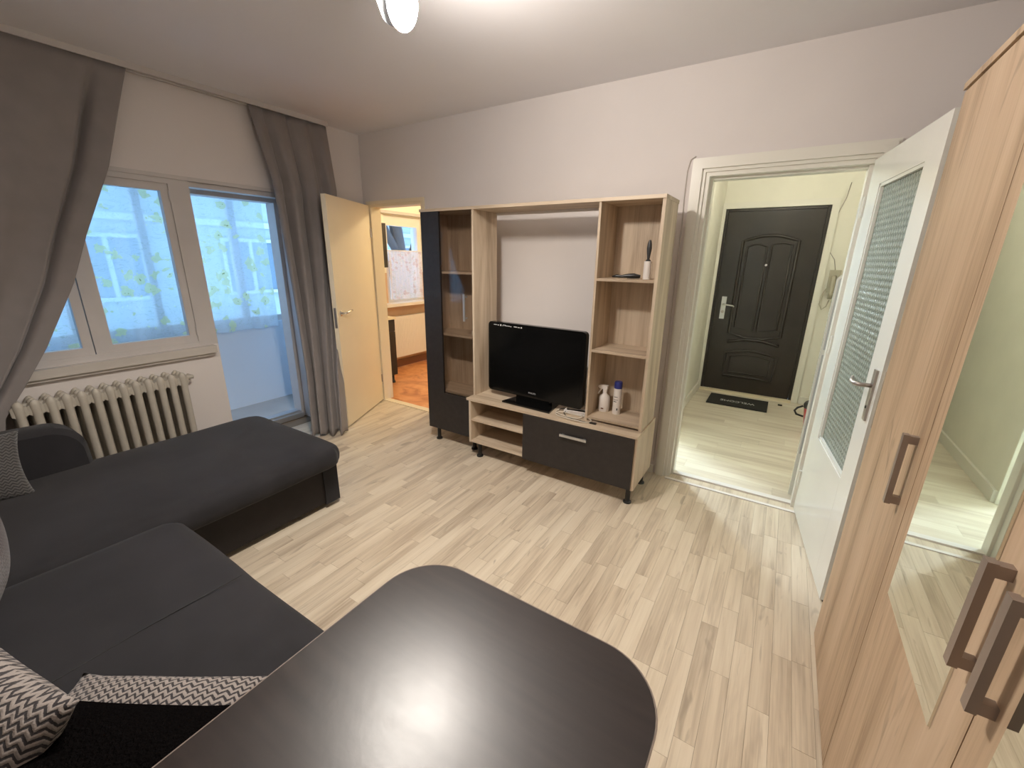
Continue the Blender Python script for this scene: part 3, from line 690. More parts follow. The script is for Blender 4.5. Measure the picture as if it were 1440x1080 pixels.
pillow('scatter_cushion', 'dark grey chevron cushion leaning on the low side back by the radiator', M['chevgrey'], (-2.865, 0.07, 0.55), (math.radians(68), math.radians(0), math.radians(80)), 0.44, 0.31, 0.12)

# ------------------------------------------------------------------ table
tb = thing('dining_table', 'dark wenge table with rounded corners and a bright worn sheen', 'table', (-0.37, 0.1, 0.0))
def rrect(x0, x1, y0, y1, r, n=12):
    out = []
    for cx, cy, a0 in ((x1-r, y1-r, 0), (x0+r, y1-r, 90), (x0+r, y0+r, 180), (x1-r, y0+r, 270)):
        for i in range(n+1):
            a = math.radians(a0+90*i/n); out.append((cx+r*math.cos(a), cy+r*math.sin(a)))
    return out
TX0, TX1, TY0, TY1, TR = -0.678, -0.060, -0.42, 0.662, 0.125
bm = bmesh.new(); prism(bm, rrect(TX0, TX1, TY0, TY1, TR), 0.728, 0.750); obj('tabletop', bm, M['table'], tb, bevel=0.0015)
bm = bmesh.new(); o_ = rrect(TX0-0.0018, TX1+0.0018, TY0-0.0018, TY1+0.0018, TR+0.001); tube(bm, [(x, y, 0.7485) for x, y in o_], 0.0016, 6, True)
obj('edge_band', bm, M['pewter'], tb)
for x in (TX0+0.09, TX1-0.09):
    for y in (TY0+0.1, TY1-0.10):
        bm = bmesh.new(); cyl(bm, (x, y, 0.0), (x, y, 0.73), 0.025, n=16); cyl(bm, (x, y, 0.0), (x, y, 0.015), 0.03, n=16); obj('leg', bm, M['blackm'], tb, smooth='auto')
obj('apron', B((TX0+0.06, TX1-0.06, TY1-0.085, TY1-0.065, 0.65, 0.728), (TX0+0.06, TX1-0.06, TY0+0.065, TY0+0.085, 0.65, 0.728), (TX0+0.06, TX0+0.08, TY0+0.08, TY1-0.08, 0.65, 0.728), (TX1-0.08, TX1-0.06, TY0+0.08, TY1-0.08, 0.65, 0.728)), M['wenge'], tb)

# ------------------------------------------------------------------ wall unit
UF, UB = 2.43, 2.715
def foot(parent, x, y, h=0.115):
    bm = bmesh.new(); lathe(bm, (x, y, 0), [(0, 0), (0.026, 0), (0.026, 0.010), (0.016, 0.016), (0.015, h-0.012), (0.03, h-0.010), (0.03, h), (0, h)], 16)
    obj('leg', bm, M['black'], parent, smooth='auto')
# tall display cabinet
X0, X1 = -2.352, -1.866
tc = thing('display_cabinet', 'tall oak cabinet with a dark door and smoked glass panel', 'cabinet', ((X0+X1)/2, 2.57, 0))
obj('side_panel', B(X0, X0+0.016, UF+0.018, UB, 0.115, 1.80), M['oak'], tc, bevel=0.001)
obj('side_panel', B(X1-0.016, X1, UF-0.0, UB, 0.115, 1.80), M['oak'], tc, bevel=0.001)
obj('back_panel', B(X0+0.016, X1-0.016, UB-0.006, UB-0.001, 0.12, 1.80), M['oak'], tc)
obj('bottom_panel', B(X0+0.016, X1-0.016, UF+0.018, UB-0.006, 0.115, 0.131), M['oakx'], tc)
for z in (0.44, 0.905, 1.37): obj('shelf', B(X0+0.017, X1-0.017, UF+0.03, UB-0.006, z, z+0.016), M['oakx'], tc, bevel=0.001)
GX0, GX1, GZ0 = -2.180, X1-0.017, 0.44
dr = obj('door', B((X0, GX0, UF-0.002, UF+0.016, 0.118, 1.80), (GX0, GX1, UF-0.002, UF+0.016, 0.118, GZ0)), M['wenge'], tc, bevel=0.001)
obj('glass_panel', B(GX0, GX1, UF+0.004, UF+0.009, GZ0, 1.80), M['smoke'], dr)
bm = bmesh.new(); bx(bm, -1.945, -1.930, UF-0.032, UF-0.024, 1.04, 1.235); bx(bm, -1.943, -1.932, UF-0.025, UF+0.004, 1.055, 1.067); bx(bm, -1.943, -1.932, UF-0.025, UF+0.004, 1.208, 1.22)
obj('handle', bm, M['alu'], dr, bevel=0.001)
for x in (X0+0.06, X1-0.05):
    for y in (UF+0.05, UB-0.05): foot(tc, x, y)
# small white pieces on the middle shelf
pc = thing('travel_adapter', 'tiny cream plastic adapter behind the smoked glass on the middle shelf', 'adapter', (-1.92, 2.52, 0.922))
obj('body', B((-1.945, -1.897, 2.50, 2.54, 0.922, 0.930), (-1.945, -1.935, 2.50, 2.54, 0.93, 0.955), (-1.945, -1.90, 2.50, 2.54, 0.95, 0.958)), M['cord'], pc, bevel=0.002)
bm = bmesh.new(); lathe(bm, (-1.912, 2.52, 0.958), [(0, 0), (0.014, 0), (0.016, 0.012), (0.011, 0.026), (0, 0.03)], 12); obj('knob', bm, M['cord'], pc, smooth=True)
# tv bench
BX0, BX1, BF, BB, BT = -1.868, -0.592, 2.352, 2.745, 0.48
be = thing('tv_bench', 'low oak media bench with two open shelves and a dark drop door', 'cabinet', ((BX0+BX1)/2, 2.55, 0))
obj('top_panel', B(BX0-0.018, BX1, BF-0.006, BB, BT-0.018, BT), M['oakx'], be, bevel=0.0015)
obj('side_panel', B(BX0, BX0+0.018, BF, BB, 0.125, BT-0.018), M['oak'], be, bevel=0.001)
obj('side_panel', B(BX1-0.018, BX1, BF, BB, 0.115, BT-0.018), M['oak'], be, bevel=0.001)
obj('divider', B(-1.385, -1.369, BF+0.015, BB-0.01, 0.14, BT-0.018), M['oak'], be)
obj('back_panel', B(BX0+0.018, BX1-0.018, BB-0.01, BB-0.004, 0.12, BT-0.018), M['oak'], be)
obj('bottom_panel', B(BX0+0.018, BX1-0.018, BF+0.004, BB-0.01, 0.125, 0.143), M['oakx'], be, bevel=0.001)
obj('shelf', B(BX0+0.018, -1.385, BF+0.012, BB-0.01, 0.298, 0.314), M['oakx'], be, bevel=0.001)
dd = obj('drop_door', B(-1.383, BX1-0.017, BF-0.014, BF+0.002, 0.122, BT-0.02), M['wenge'], be, bevel=0.001)
bm = bmesh.new(); bx(bm, -1.092, -0.905, BF-0.036, BF-0.026, 0.374, 0.390); bx(bm, -1.08, -1.065, BF-0.027, BF-0.014, 0.376, 0.388); bx(bm, -0.93, -0.915, BF-0.027, BF-0.014, 0.376, 0.388)
obj('handle', bm, M['alu'], dd, bevel=0.001)
for x in (BX0+0.065, BX1-0.04):
    for y in (BF+0.05, BB-0.05): foot(be, x, y, 0.125 if x < -1 else 0.115)
# shelf column on the bench
CX0, CX1 = -0.968, -0.600
sc_ = thing('shelf_column', 'open oak shelf column standing on the right end of the bench', 'shelf', ((CX0+CX1)/2, 2.57, BT))
obj('side_panel', B(CX0, CX0+0.014, UF, UB, BT, 1.80), M['oak'], sc_, bevel=0.001)
obj('side_panel', B(CX1-0.018, CX1, UF, UB, BT, 1.80), M['oak'], sc_, bevel=0.001)
obj('back_panel', B(CX0+0.014, CX1-0.018, UB-0.006, UB, BT+0.01, 1.80), M['oak'], sc_)
obj('shelf', B(CX0+0.014, CX1-0.018, UF+0.002, UB-0.006, BT+0.014, BT+0.028), M['oakx'], sc_, bevel=0.001)
for z in (0.935, 1.365): obj('shelf', B(CX0+0.014, CX1-0.018, UF+0.002, UB-0.006, z, z+0.016), M['oakx'], sc_, bevel=0.001)
bm = bmesh.new()
for z in (1.425, 1.45): cyl(bm, (CX1-0.0185, UF+0.02, z), (CX1-0.017, UF+0.02, z), 0.004, n=10)
obj('screw_cap', bm, M['plastic'], sc_)
tp = thing('top_board', 'long oak board bridging the two tall units above the television', 'board', (-1.48, 2.57, 1.80))
obj('board', B(X0-0.006, CX1+0.002, UF-0.008, UB+0.005, 1.80, 1.819), M['oakx'], tp, bevel=0.0015)
obj('rear_rail', B(X1+0.002, CX0-0.002, UB-0.012, UB+0.004, 1.784, 1.80), M['plastic'], tp)

# television
tv = thing('television', 'black flat television with glossy rounded frame on the bench', 'television', (-1.41, 2.53, BT))
def rr_front(bm, x0, x1, z0, z1, y0, y1, r, n=6):
    pts = rrect(x0, x1, z0, z1, r, n); a = [bm.verts.new((x, y0, z)) for x, z in pts]; b = [bm.verts.new((x, y1, z)) for x, z in pts]; k = len(pts)
    bm.faces.new(a); bm.faces.new(b[::-1])
    for i in range(k): bm.faces.new((a[i], b[i], b[(i+1) % k], a[(i+1) % k]))
tv.matrix_basis = Matrix.Translation((-1.405, 2.515, BT)) @ Matrix.Rotation(math.radians(-3.0), 4, 'Z')
TVW = 0.395
bm = bmesh.new(); rr_front(bm, -TVW, TVW, 0.045, 0.565, -0.02, 0.02, 0.028); rr_front(bm, -TVW+0.05, TVW-0.05, 0.10, 0.51, 0.02, 0.055, 0.03); obj('casing', bm, M['piano'], tv, bevel=0.003, local=True)
bm = bmesh.new(); bx(bm, -TVW+0.028, TVW-0.028, -0.0215, -0.0195, 0.125, 0.535); obj('screen', bm, M['screen'], tv, local=True)
bm = bmesh.new(); bx(bm, -0.14, 0.14, -0.015, 0.03, 0.008, 0.06); obj('neck', bm, M['piano'], tv, bevel=0.004, local=True)
bm = bmesh.new(); prism(bm, [(-0.20, -0.11), (0.20, -0.11), (0.16, 0.10), (-0.16, 0.10)], 0.0, 0.012); obj('stand', bm, M['piano'], tv, bevel=0.003, local=True)
TM = mw(tv)
text_obj('maker_name', 'PHILIPS', 0.016, M['silver'], TM @ Matrix.Translation((0.0, -0.0212, 0.082)) @ Matrix.Rotation(PI/2, 4, 'X'), tv, sx=1.2)
bm = bmesh.new()
for a, b, c, d in ((-0.345, -0.318, 0.542, 0.546), (-0.310, -0.300, 0.540, 0.546), (-0.288, -0.277, 0.538, 0.550), (-0.236, -0.222, 0.541, 0.545), (-0.217, -0.205, 0.541, 0.546), (-0.200, -0.188, 0.539, 0.543), (-0.168, -0.14, 0.541, 0.546), (-0.134, -0.116, 0.540, 0.544), (-0.108, -0.098, 0.538, 0.547)): bx(bm, a, b, -0.0208, -0.0202, c, d)
for P_ in ([(-0.268, 0.539), (-0.263, 0.539), (-0.254, 0.550), (-0.259, 0.551)], [(-0.250, 0.547), (-0.247, 0.551), (-0.244, 0.548), (-0.241, 0.551), (-0.238, 0.547), (-0.244, 0.539)]):
    a = [bm.verts.new((x, -0.0206, z)) for x, z in P_]; bm.faces.new(a)
obj('feature_sticker', bm, M['print'], tv, local=True)

# cable coil in front of the television
cc = thing('cable_coil', 'loose coil of white and black cables beside the television foot', 'cable', (-1.0, 2.43, BT))
def ring(cx, cy, rx, ry, z, rot, n=40, a0=0, a1=2*PI, wob=0.003):
    return [(cx+rx*math.cos(a)*math.cos(rot)-ry*math.sin(a)*math.sin(rot), cy+rx*math.cos(a)*math.sin(rot)+ry*math.sin(a)*math.cos(rot), z+wob*(1+math.sin(3*a))) for a in [a0+(a1-a0)*i/n for i in range(n+1)]]
bm = bmesh.new()
for k in range(4): tube(bm, ring(-1.065+0.003*k, 2.50-0.003*k, 0.085-0.004*k, 0.035, BT+0.006+0.007*k, 0.03*k), 0.0035, 6)
obj('white_cord', bm, M['plastic'], cc, smooth=True)
bm = bmesh.new(); tube(bm, ring(-1.045, 2.415, 0.13, 0.05, BT+0.005, -0.08, 50, 0.3, 2*PI+0.2), 0.0035, 6); tube(bm, ring(-1.09, 2.45, 0.10, 0.06, BT+0.009, -0.2, 50), 0.003, 6)
obj('cream_cord', bm, M['cord'], cc, smooth=True)
bm = bmesh.new(); tube(bm, [(-1.12, 2.50, BT+0.02), (-1.13, 2.45, BT+0.008), (-1.09, 2.41, BT+0.005), (-1.03, 2.385, BT+0.005), (-0.96, 2.385, BT+0.005), (-0.91, 2.392, BT+0.005)], 0.003, 6)
tube(bm, ring(-1.08, 2.48, 0.09, 0.04, BT+0.016, 0.2, 30, 0, PI), 0.003, 6); bx(bm, -0.915, -0.875, 2.385, 2.402, BT, BT+0.010)
obj('black_cord', bm, M['black'], cc, smooth='auto')

# things on the shelves
sp = thing('spray_bottle', 'white trigger spray bottle on the lowest shelf of the column', 'bottle', (-0.905, 2.60, BT+0.028))
zb = BT+0.028
bm = bmesh.new(); lathe(bm, (-0.905, 2.60, zb), [(0, 0), (0.034, 0), (0.037, 0.006), (0.037, 0.085), (0.033, 0.102), (0.014, 0.122), (0.012, 0.135), (0, 0.135)], 24); obj('bottle_body', bm, M['plastic'], sp, smooth='auto')
bm = bmesh.new(); lathe(bm, (-0.905, 2.60, zb+0.128), [(0.014, 0), (0.015, 0.02), (0.011, 0.03), (0, 0.03)], 16); bx(bm, -0.945, -0.888, 2.588, 2.612, zb+0.152, zb+0.178); bx(bm, -0.953, -0.945, 2.593, 2.607, zb+0.158, zb+0.172)
obj('spray_head', bm, M['plastic'], sp, bevel=0.004)
bm = bmesh.new(); tube(bm, [(-0.925, 2.60, zb+0.155), (-0.938, 2.60, zb+0.14), (-0.950, 2.60, zb+0.118), (-0.952, 2.60, zb+0.112)], [0.006, 0.006, 0.007, 0.006], 8); obj('trigger', bm, M['plastic'], sp, smooth=True)
bm = bmesh.new(); bx(bm, -0.912, -0.895, 2.560, 2.5625, zb+0.022, zb+0.030); obj('label_mark', bm, M['brown'], sp)
ca = thing('aerosol_can', 'tall slim white aerosol can with a dark blue cap beside the sprayer', 'can', (-0.815, 2.59, zb))
bm = bmesh.new(); lathe(bm, (-0.815, 2.59, zb), [(0, 0), (0.025, 0), (0.026, 0.004), (0.026, 0.172), (0.023, 0.178), (0, 0.178)], 24); obj('can_body', bm, M['plastic'], ca, smooth='auto')
bm = bmesh.new(); lathe(bm, (-0.815, 2.59, zb+0.176), [(0.0255, 0), (0.0255, 0.038), (0.023, 0.045), (0, 0.045)], 24); obj('cap', bm, M['blue'], ca, smooth='auto')
bm = bmesh.new()
for (a0, a1, z0, z1) in ((-2.2, -1.2, 0.118, 0.122), (-2.3, -1.1, 0.100, 0.103), (-2.3, -1.4, 0.086, 0.091), (-1.3, -1.0, 0.030, 0.045)):
    r = 0.0263; k = 6; A = [bm.verts.new((-0.815+r*math.cos(a0+(a1-a0)*i/k), 2.59+r*math.sin(a0+(a1-a0)*i/k), zb+z0)) for i in range(k+1)]; Bq = [bm.verts.new((v.co.x, v.co.y, zb+z1)) for v in A]
    for i in range(k): bm.faces.new((A[i], A[i+1], Bq[i+1], Bq[i]))
obj('label_print', bm, M['darkgrey'], ca)
zs = 1.381
lr = thing('lint_roller', 'white lint roller standing upright with a dark handle on upper shelf', 'lint roller', (-0.69, 2.53, zs))
bm = bmesh.new(); lathe(bm, (-0.69, 2.53, zs), [(0.010, 0), (0.021, 0), (0.021, 0.10), (0.010, 0.10), (0.010, 0)], 24); obj('adhesive_roll', bm, M['plastic'], lr, smooth='auto')
bm = bmesh.new(); lathe(bm, (-0.69, 2.53, zs), [(0, 0.002), (0.0098, 0.002), (0.0098, 0.098), (0.014, 0.101), (0.014, 0.106), (0.007, 0.112), (0.012, 0.15), (0.014, 0.17), (0.012, 0.195), (0.006, 0.215), (0, 0.217)], 16); obj('handle', bm, M['darkgrey'], lr, smooth='auto')
hb_ = thing('hair_brush', 'flat black brush lying on the upper shelf left of the roller', 'brush', (-0.80, 2.52, zs))
bm = bmesh.new()
tube(bm, [(-0.885, 2.50, zs+0.010), (-0.86, 2.505, zs+0.014), (-0.83, 2.51, zs+0.012), (-0.80, 2.515, zs+0.016), (-0.76, 2.52, zs+0.018), (-0.725, 2.525, zs+0.014)], [0.004, 0.009, 0.008, 0.012, 0.014, 0.009], 10)
obj('brush_body', bm, M['black'], hb_, smooth=True)
bm = bmesh.new()
for i in range(8):
    for j in range(2): cyl(bm, (-0.795+0.009*i, 2.513+0.01*j, zs+0.004), (-0.795+0.009*i, 2.513+0.01*j, zs+0.0005), 0.0015, n=5)
obj('bristles', bm, M['black'], hb_)['kind'] = 'stuff'

# ------------------------------------------------------------------ doors
# kitchen door leaf, opened into the room
ang = math.atan2(2.205-2.90, -3.118+3.462)
kd = thing('kitchen_door', 'plain cream flush door standing open beside the taupe curtain', 'door', (-3.462, 2.888, 0.0), ang)
obj('door_leaf', B(0.0, 0.775, -0.038, 0.0, 0.012, 1.945), M['cream'], kd, bevel=0.002, local=True)
def lever(parent, s, z, side, m, plate=(0.018, 0.10), back=-1, L=0.11):
    pm = bmesh.new(); y0 = 0.0 if side > 0 else -0.038
    bx(pm, s-plate[0], s+plate[0], min(y0, y0+0.006*side), max(y0, y0+0.006*side), z-plate[1]*1.2, z+plate[1]*0.8); pl_ = obj('handle_plate', pm, m, parent, bevel=0.002, local=True)
    hm = bmesh.new(); tube(hm, [(s, y0+0.004*side, z), (s, y0+0.035*side, z), (s+back*0.012, y0+0.048*side, z), (s+back*L*0.5, y0+0.05*side, z+0.003), (s+back*L, y0+0.05*side, z+0.002)], [0.009, 0.008, 0.008, 0.008, 0.007], 10); obj('lever', hm, m, pl_, smooth=True, local=True)
bm = bmesh.new(); lathe(bm, (0, 0, 0), [(0, 0), (0.024, 0), (0.024, 0.006), (0.014, 0.010), (0.012, 0.02), (0, 0.02)], 18); bm.transform(Matrix.Translation((0.715, 0, 1.02)) @ Matrix.Rotation(-PI/2, 4, 'X'))
rs = obj('rosette', bm, M['chrome'], kd, smooth='auto', local=True)
bm = bmesh.new(); tube(bm, [(0.715, 0.01, 1.02), (0.715, 0.045, 1.02), (0.70, 0.05, 1.022), (0.65, 0.05, 1.03), (0.60, 0.048, 1.035)], [0.009, 0.008, 0.008, 0.008, 0.006], 10); obj('lever', bm, M['chrome'], rs, smooth=True, local=True)
obj('lock_plate', B(0.7745, 0.7765, -0.03, -0.008, 0.90, 1.07), M['brushed'], kd, local=True)
for z in (0.25, 1.70):
    bm = bmesh.new(); cyl(bm, (0.0, 0.004, z-0.04), (0.0, 0.004, z+0.04), 0.007, n=10); obj('hinge', bm, M['brushed'], kd, local=True)
# hall door with relief glass
hx, hy, fx, fy = 0.268, 2.900, 0.366, 2.085
ang = math.atan2(fy-hy, fx-hx); HL = math.hypot(fx-hx, fy-hy)
hd = thing('hall_door', 'white gloss door with a tall relief glass panel, standing open', 'door', (hx, hy, 0.0), ang)
# local: x along the leaf, -y faces the camera side (west)... thickness goes to +y (towards wardrobe wall)
G0, G1, Z0, Z1 = 0.165, 0.675, 0.555, 1.845
obj('door_leaf', B((0, G0, 0, 0.04, 0.012, 1.975), (G1, HL, 0, 0.04, 0.012, 1.975), (G0, G1, 0, 0.04, Z1, 1.975), (G0, G1, 0, 0.04, 0.012, Z0)), M['doorwhite'], hd, bevel=0.0015, local=True)
bm = bmesh.new(); w1 = 0.014
for a in ((G0, G0+w1, Z0, Z1), (G1-w1, G1, Z0, Z1), (G0, G1, Z1-w1, Z1), (G0, G1, Z0, Z0+w1)): bx(bm, a[0], a[1], 0.004, 0.036, a[2], a[3])
obj('glazing_bead', bm, M['doorwhite'], hd, bevel=0.002, local=True)
obj('relief_glass_panel', B(G0+w1, G1-w1, 0.017, 0.023, Z0+w1, Z1-w1), M['relief'], hd, local=True)
pm = bmesh.new(); bx(pm, HL-0.062, HL-0.030, -0.008, 0.0, 0.875, 1.085)
hp = obj('handle_plate', pm, M['brushed'], hd, bevel=0.003, local=True)
hm = bmesh.new(); tube(hm, [(HL-0.046, -0.004, 1.02), (HL-0.046, -0.045, 1.02), (HL-0.055, -0.055, 1.02), (HL-0.075, -0.06, 1.018), (HL-0.115, -0.058, 1.018), (HL-0.14, -0.05, 1.03)], [0.009, 0.009, 0.009, 0.008, 0.008, 0.006], 10)
obj('lever', hm, M['brushed'], hp, smooth=True, local=True)
km = bmesh.new(); cyl(km, (HL-0.046, -0.0085, 0.93), (HL-0.046, -0.011, 0.93), 0.006, n=10); obj('keyhole', km, M['black'], hp, local=True)
lp = obj('lock_plate', B(HL-0.0005, HL+0.0015, 0.010, 0.030, 0.86, 1.09), M['cord'], hd, local=True)
obj('latch_bolt', B(HL, HL+0.008, 0.014, 0.026, 1.00, 1.03), M['darkgrey'], lp, local=True)
obj('dead_bolt', B(HL, HL+0.003, 0.014, 0.026, 0.915, 0.945), M['darkgrey'], lp, local=True)
for z in (0.22, 1.05, 1.76):
    bm = bmesh.new(); cyl(bm, (-0.004, -0.004, z-0.05), (-0.004, -0.004, z+0.05), 0.008, n=10); obj('hinge', bm, M['doorwhite'], hd, local=True)
obj('rubber_stop', B(HL-0.03, HL-0.002, 0.012, 0.035, 0.0005, 0.012), M['darkgrey'], hd, local=True)

# front door
fd = thing('front_door', 'dark brown steel front door with arched raised mouldings at hall end', 'door', (FDX0, HALLY+0.02, 0.0))
obj('door_leaf', B((FDX0, FDX1, HALLY+0.005, HALLY+0.06, 0.02, FDZ)), M['darkbrown'], fd, bevel=0.003)
obj('door_frame', B((FDX0-0.029, FDX0-0.002, HALLY-0.004, HALLY+0.08, 0.022, FDZ+0.028), (FDX1+0.002, FDX1+0.029, HALLY-0.004, HALLY+0.08, 0.022, FDZ+0.028), (FDX0, FDX1, HALLY-0.004, HALLY+0.08, FDZ+0.002, FDZ+0.028)), M['darkbrown'], fd, bevel=0.002)
yf = HALLY+0.003
def mould(pts, r, closed=False):
    bm = bmesh.new(); tube(bm, [(x, yf, z) for x, z in pts], r, 8, closed); obj('moulding', bm, M['darkbrown'], fd, smooth=True)
def arc(x0, x1, z, rise, n=14): return [(x0+(x1-x0)*i/n, z+rise*math.sin(PI*i/n)) for i in range(n+1)]
mx = (FDX0+FDX1)/2
mould(arc(mx-0.255, mx+0.255, 1.70, 0.055)+[(mx+0.255, 0.70), (mx+0.09, 0.66), (mx-0.09, 0.66), (mx-0.255, 0.70)], 0.016, True)
mould(arc(mx-0.205, mx-0.02, 1.64, 0.03)+[(mx-0.02, 0.74), (mx-0.205, 0.77)], 0.010, True)
mould(arc(mx+0.02, mx+0.205, 1.66, 0.02)+[(mx+0.205, 0.77), (mx+0.02, 0.74)], 0.010, True)
mould(arc(mx-0.255, mx+0.255, 0.60, 0.04)+[], 0.016)
mould(arc(mx-0.25, mx+0.25, 0.47, 0.045)+[(mx+0.25, 0.20), (mx-0.25, 0.20)], 0.015, True)
mould(arc(mx-0.20, mx+0.20, 0.43, 0.03)+[(mx+0.20, 0.245), (mx-0.20, 0.245)], 0.009, True)
hp = obj('handle_plate', B(-0.595, -0.545, HALLY-0.006, HALLY+0.006, 0.855, 1.105), M['alu'], fd, bevel=0.003)
bm = bmesh.new(); tube(bm, [(-0.57, HALLY-0.004, 1.02), (-0.57, HALLY-0.05, 1.02), (-0.55, HALLY-0.055, 1.02), (-0.47, HALLY-0.055, 1.012), (-0.455, HALLY-0.05, 1.0)], [0.010, 0.009, 0.009, 0.008, 0.007], 10); obj('lever', bm, M['alu'], hp, smooth=True)
bm = bmesh.new(); cyl(bm, (-0.57, HALLY-0.012, 0.935), (-0.57, HALLY, 0.935), 0.016, n=16); obj('lock_cylinder', bm, M['brushed'], hp)
bm = bmesh.new(); cyl(bm, (-0.22, HALLY-0.004, 1.455), (-0.22, HALLY+0.006, 1.455), 0.012, n=16); obj('peephole', bm, M['chrome'], fd)

# ------------------------------------------------------------------ wardrobe with mirrored doors
WX = 0.335; WZ = 1.978; WY1_ = 1.845
wr = thing('wardrobe', 'large oak wardrobe with mirrored doors and angular pewter handles', 'wardrobe', (0.62, 0.75, 0.0))
obj('side_panel', B(WX+0.018, 0.95, WY1_-0.018, WY1_, 0.0, WZ-0.02), M['wardoak'], wr, bevel=0.001)
obj('side_panel', B(WX+0.018, 0.95, -0.31, -0.292, 0.0, WZ-0.02), M['wardoak'], wr, bevel=0.001)
obj('top_panel', B(WX-0.004, 0.95, -0.31, WY1_+0.004, WZ-0.018, WZ), M['wardoak'], wr, bevel=0.001)
obj('back_panel', B(0.945, 0.95, -0.29, WY1_-0.018, 0.02, WZ-0.02), M['wardoak'], wr)
obj('plinth', B(WX+0.03, WX+0.046, -0.29, WY1_-0.018, 0.0, 0.055), M['wardoak'], wr)
DZ0, DZ1 = 0.018, WZ-0.024
def wdoor(y0, y1, mir, hy_):
    d = obj('door', B(WX, WX+0.018, y0+0.0015, y1-0.0015, DZ0, DZ1), M['wardoak'], wr, bevel=0.0008)
    if mir: obj('mirror_panel', B(WX-0.004, WX-0.0002, mir[0], mir[1], 0.722, 1.80), M['mirror'], d)
    bm = bmesh.new(); xb = WX-0.030; hw = 0.009
    bx(bm, xb, xb+0.012, hy_-hw, hy_+hw, 0.895, 1.085); bx(bm, xb+0.008, WX, hy_-hw+0.0012, hy_+hw-0.0012, 1.063, 1.083); bx(bm, xb+0.008, WX, hy_-hw+0.0012, hy_+hw-0.0012, 0.897, 0.917)
    obj('handle', bm, M['pewter'], d, bevel=0.002)
wdoor(1.274, WY1_-0.001, None, 1.335)
wdoor(0.746, 1.274, (0.836, 1.199), 0.793)
wdoor(0.218, 0.746, (0.306, 0.672), 0.711)
wdoor(-0.310, 0.218, None, 0.16)

# ------------------------------------------------------------------ hall things
dm = thing('doormat', 'small black rubber doormat with white lettering before the front door', 'doormat', (-0.245, 5.04, 0.0))
obj('mat_base', B(-0.535, 0.045, 4.845, 5.235, -0.001, 0.010), M['mat'], dm, bevel=0.003)
text_obj('lettering', 'WELCOME', 0.085, M['print'], Matrix.Translation((-0.245, 5.02, 0.0106)) @ Matrix.Rotation(PI, 4, 'Z'), dm, 0.0003, 0.82)
M['icm'] = mat('aged_ivory_plastic', (0.42, 0.39, 0.30), 0.4)
ic = thing('intercom_phone', 'cream wall intercom handset beside the front door', 'intercom', (0.385, HALLY, 1.2))
obj('cradle', B(0.345, 0.435, HALLY-0.045, HALLY, 1.20, 1.42), M['icm'], ic, bevel=0.006)
bm = bmesh.new(); tube(bm, [(0.385, HALLY-0.05, 1.36), (0.385, HALLY-0.07, 1.33), (0.385, HALLY-0.075, 1.2), (0.385, HALLY-0.07, 1.14)], [0.02, 0.024, 0.016, 0.022], 10); obj('handset', bm, M['icm'], ic, smooth=True)
bm = bmesh.new(); tube(bm, [(0.385, HALLY-0.06, 1.13), (0.37, HALLY-0.05, 1.06), (0.34, HALLY-0.04, 1.03), (0.315, HALLY-0.03, 1.08), (0.325, HALLY-0.03, 1.18), (0.345, HALLY-0.03, 1.24)], 0.006, 8); obj('coiled_cord', bm, M['icm'], ic, smooth=True)
bm = bmesh.new(); tube(bm, [(0.36, HALLY-0.006, 2.22), (0.345, HALLY-0.006, 2.08), (0.30, HALLY-0.006, 1.92), (0.285, HALLY-0.006, 1.74), (0.30, HALLY-0.006, 1.60), (0.36, HALLY-0.006, 1.52), (0.385, HALLY-0.006, 1.42)], 0.0028, 6)
tag(obj('wall_cable', bm, M['brushed'], smooth=True, origin=(0.33, HALLY, 1.8)), 'thin grey cable trailing down the hall wall to the intercom', 'cable')
bm = bmesh.new(); tube(bm, [(-0.572, WB-0.008, 2.075), (-0.600, WB-0.006, 2.06), (-0.612, WB-0.006, 2.0), (-0.612, WB-0.006, 1.85), (-0.606, WB-0.006, 1.7), (-0.603, WB-0.006, 1.0), (-0.603, WB-0.006, 0.1)], 0.0028, 6)
tag(obj('door_cable', bm, M['sillm'], smooth=True, origin=(-0.6, WB, 1.0)), 'thin pale cable running down beside the hall door casing', 'cable')
# slim framed panel standing just inside the hall, right of the doorway
sh = thing('hall_screen', 'slim white framed screen with rounded top and grey panels behind hall door', 'screen', (0.43, 3.125, 0.0))
HX0, HX1, HY0, HY1, HZ = 0.240, 0.60, 3.10, 3.14, 1.42
def rpanel(x0, x1, z0, z1, r, y0, y1, m, nm):
    bm = bmesh.new(); pp = [(x0, z0), (x1, z0), (x1, z1)] + [(x0+r-r*math.sin(a), z1-r+r*math.cos(a)) for a in [i*PI/16 for i in range(9)]]
    a = [bm.verts.new((x, y0, z)) for x, z in pp]; b = [bm.verts.new((x, y1, z)) for x, z in pp]; n_ = len(pp)
    bm.faces.new(a); bm.faces.new(b[::-1])
    for i in range(n_): bm.faces.new((a[i], b[i], b[(i+1) % n_], a[(i+1) % n_]))
    return obj(nm, bm, m, sh, bevel=0.002)
rpanel(HX0, HX1, 0.0, HZ, 0.03, HY0+0.006, HY1, M['doorwhite'], 'screen_frame')
rpanel(HX0+0.009, HX1-0.02, 0.985, HZ-0.012, 0.02, HY0, HY0+0.006, M['grey'], 'panel')
rpanel(HX0+0.009, HX1-0.02, 0.30, 0.955, 0.004, HY0, HY0+0.006, M['grey'], 'panel')
rb = thing('waste_bin', 'red tapered bin with dark lid and loop handle by hall wall', 'bin', (0.405, 4.36, 0.0))
bm = bmesh.new(); lathe(bm, (0.405, 4.36, 0), [(0, 0), (0.06, 0), (0.062, 0.008), (0.095, 0.26), (0.098, 0.27), (0, 0.27)], 24); obj('bin_body', bm, M['red'], rb, smooth='auto')
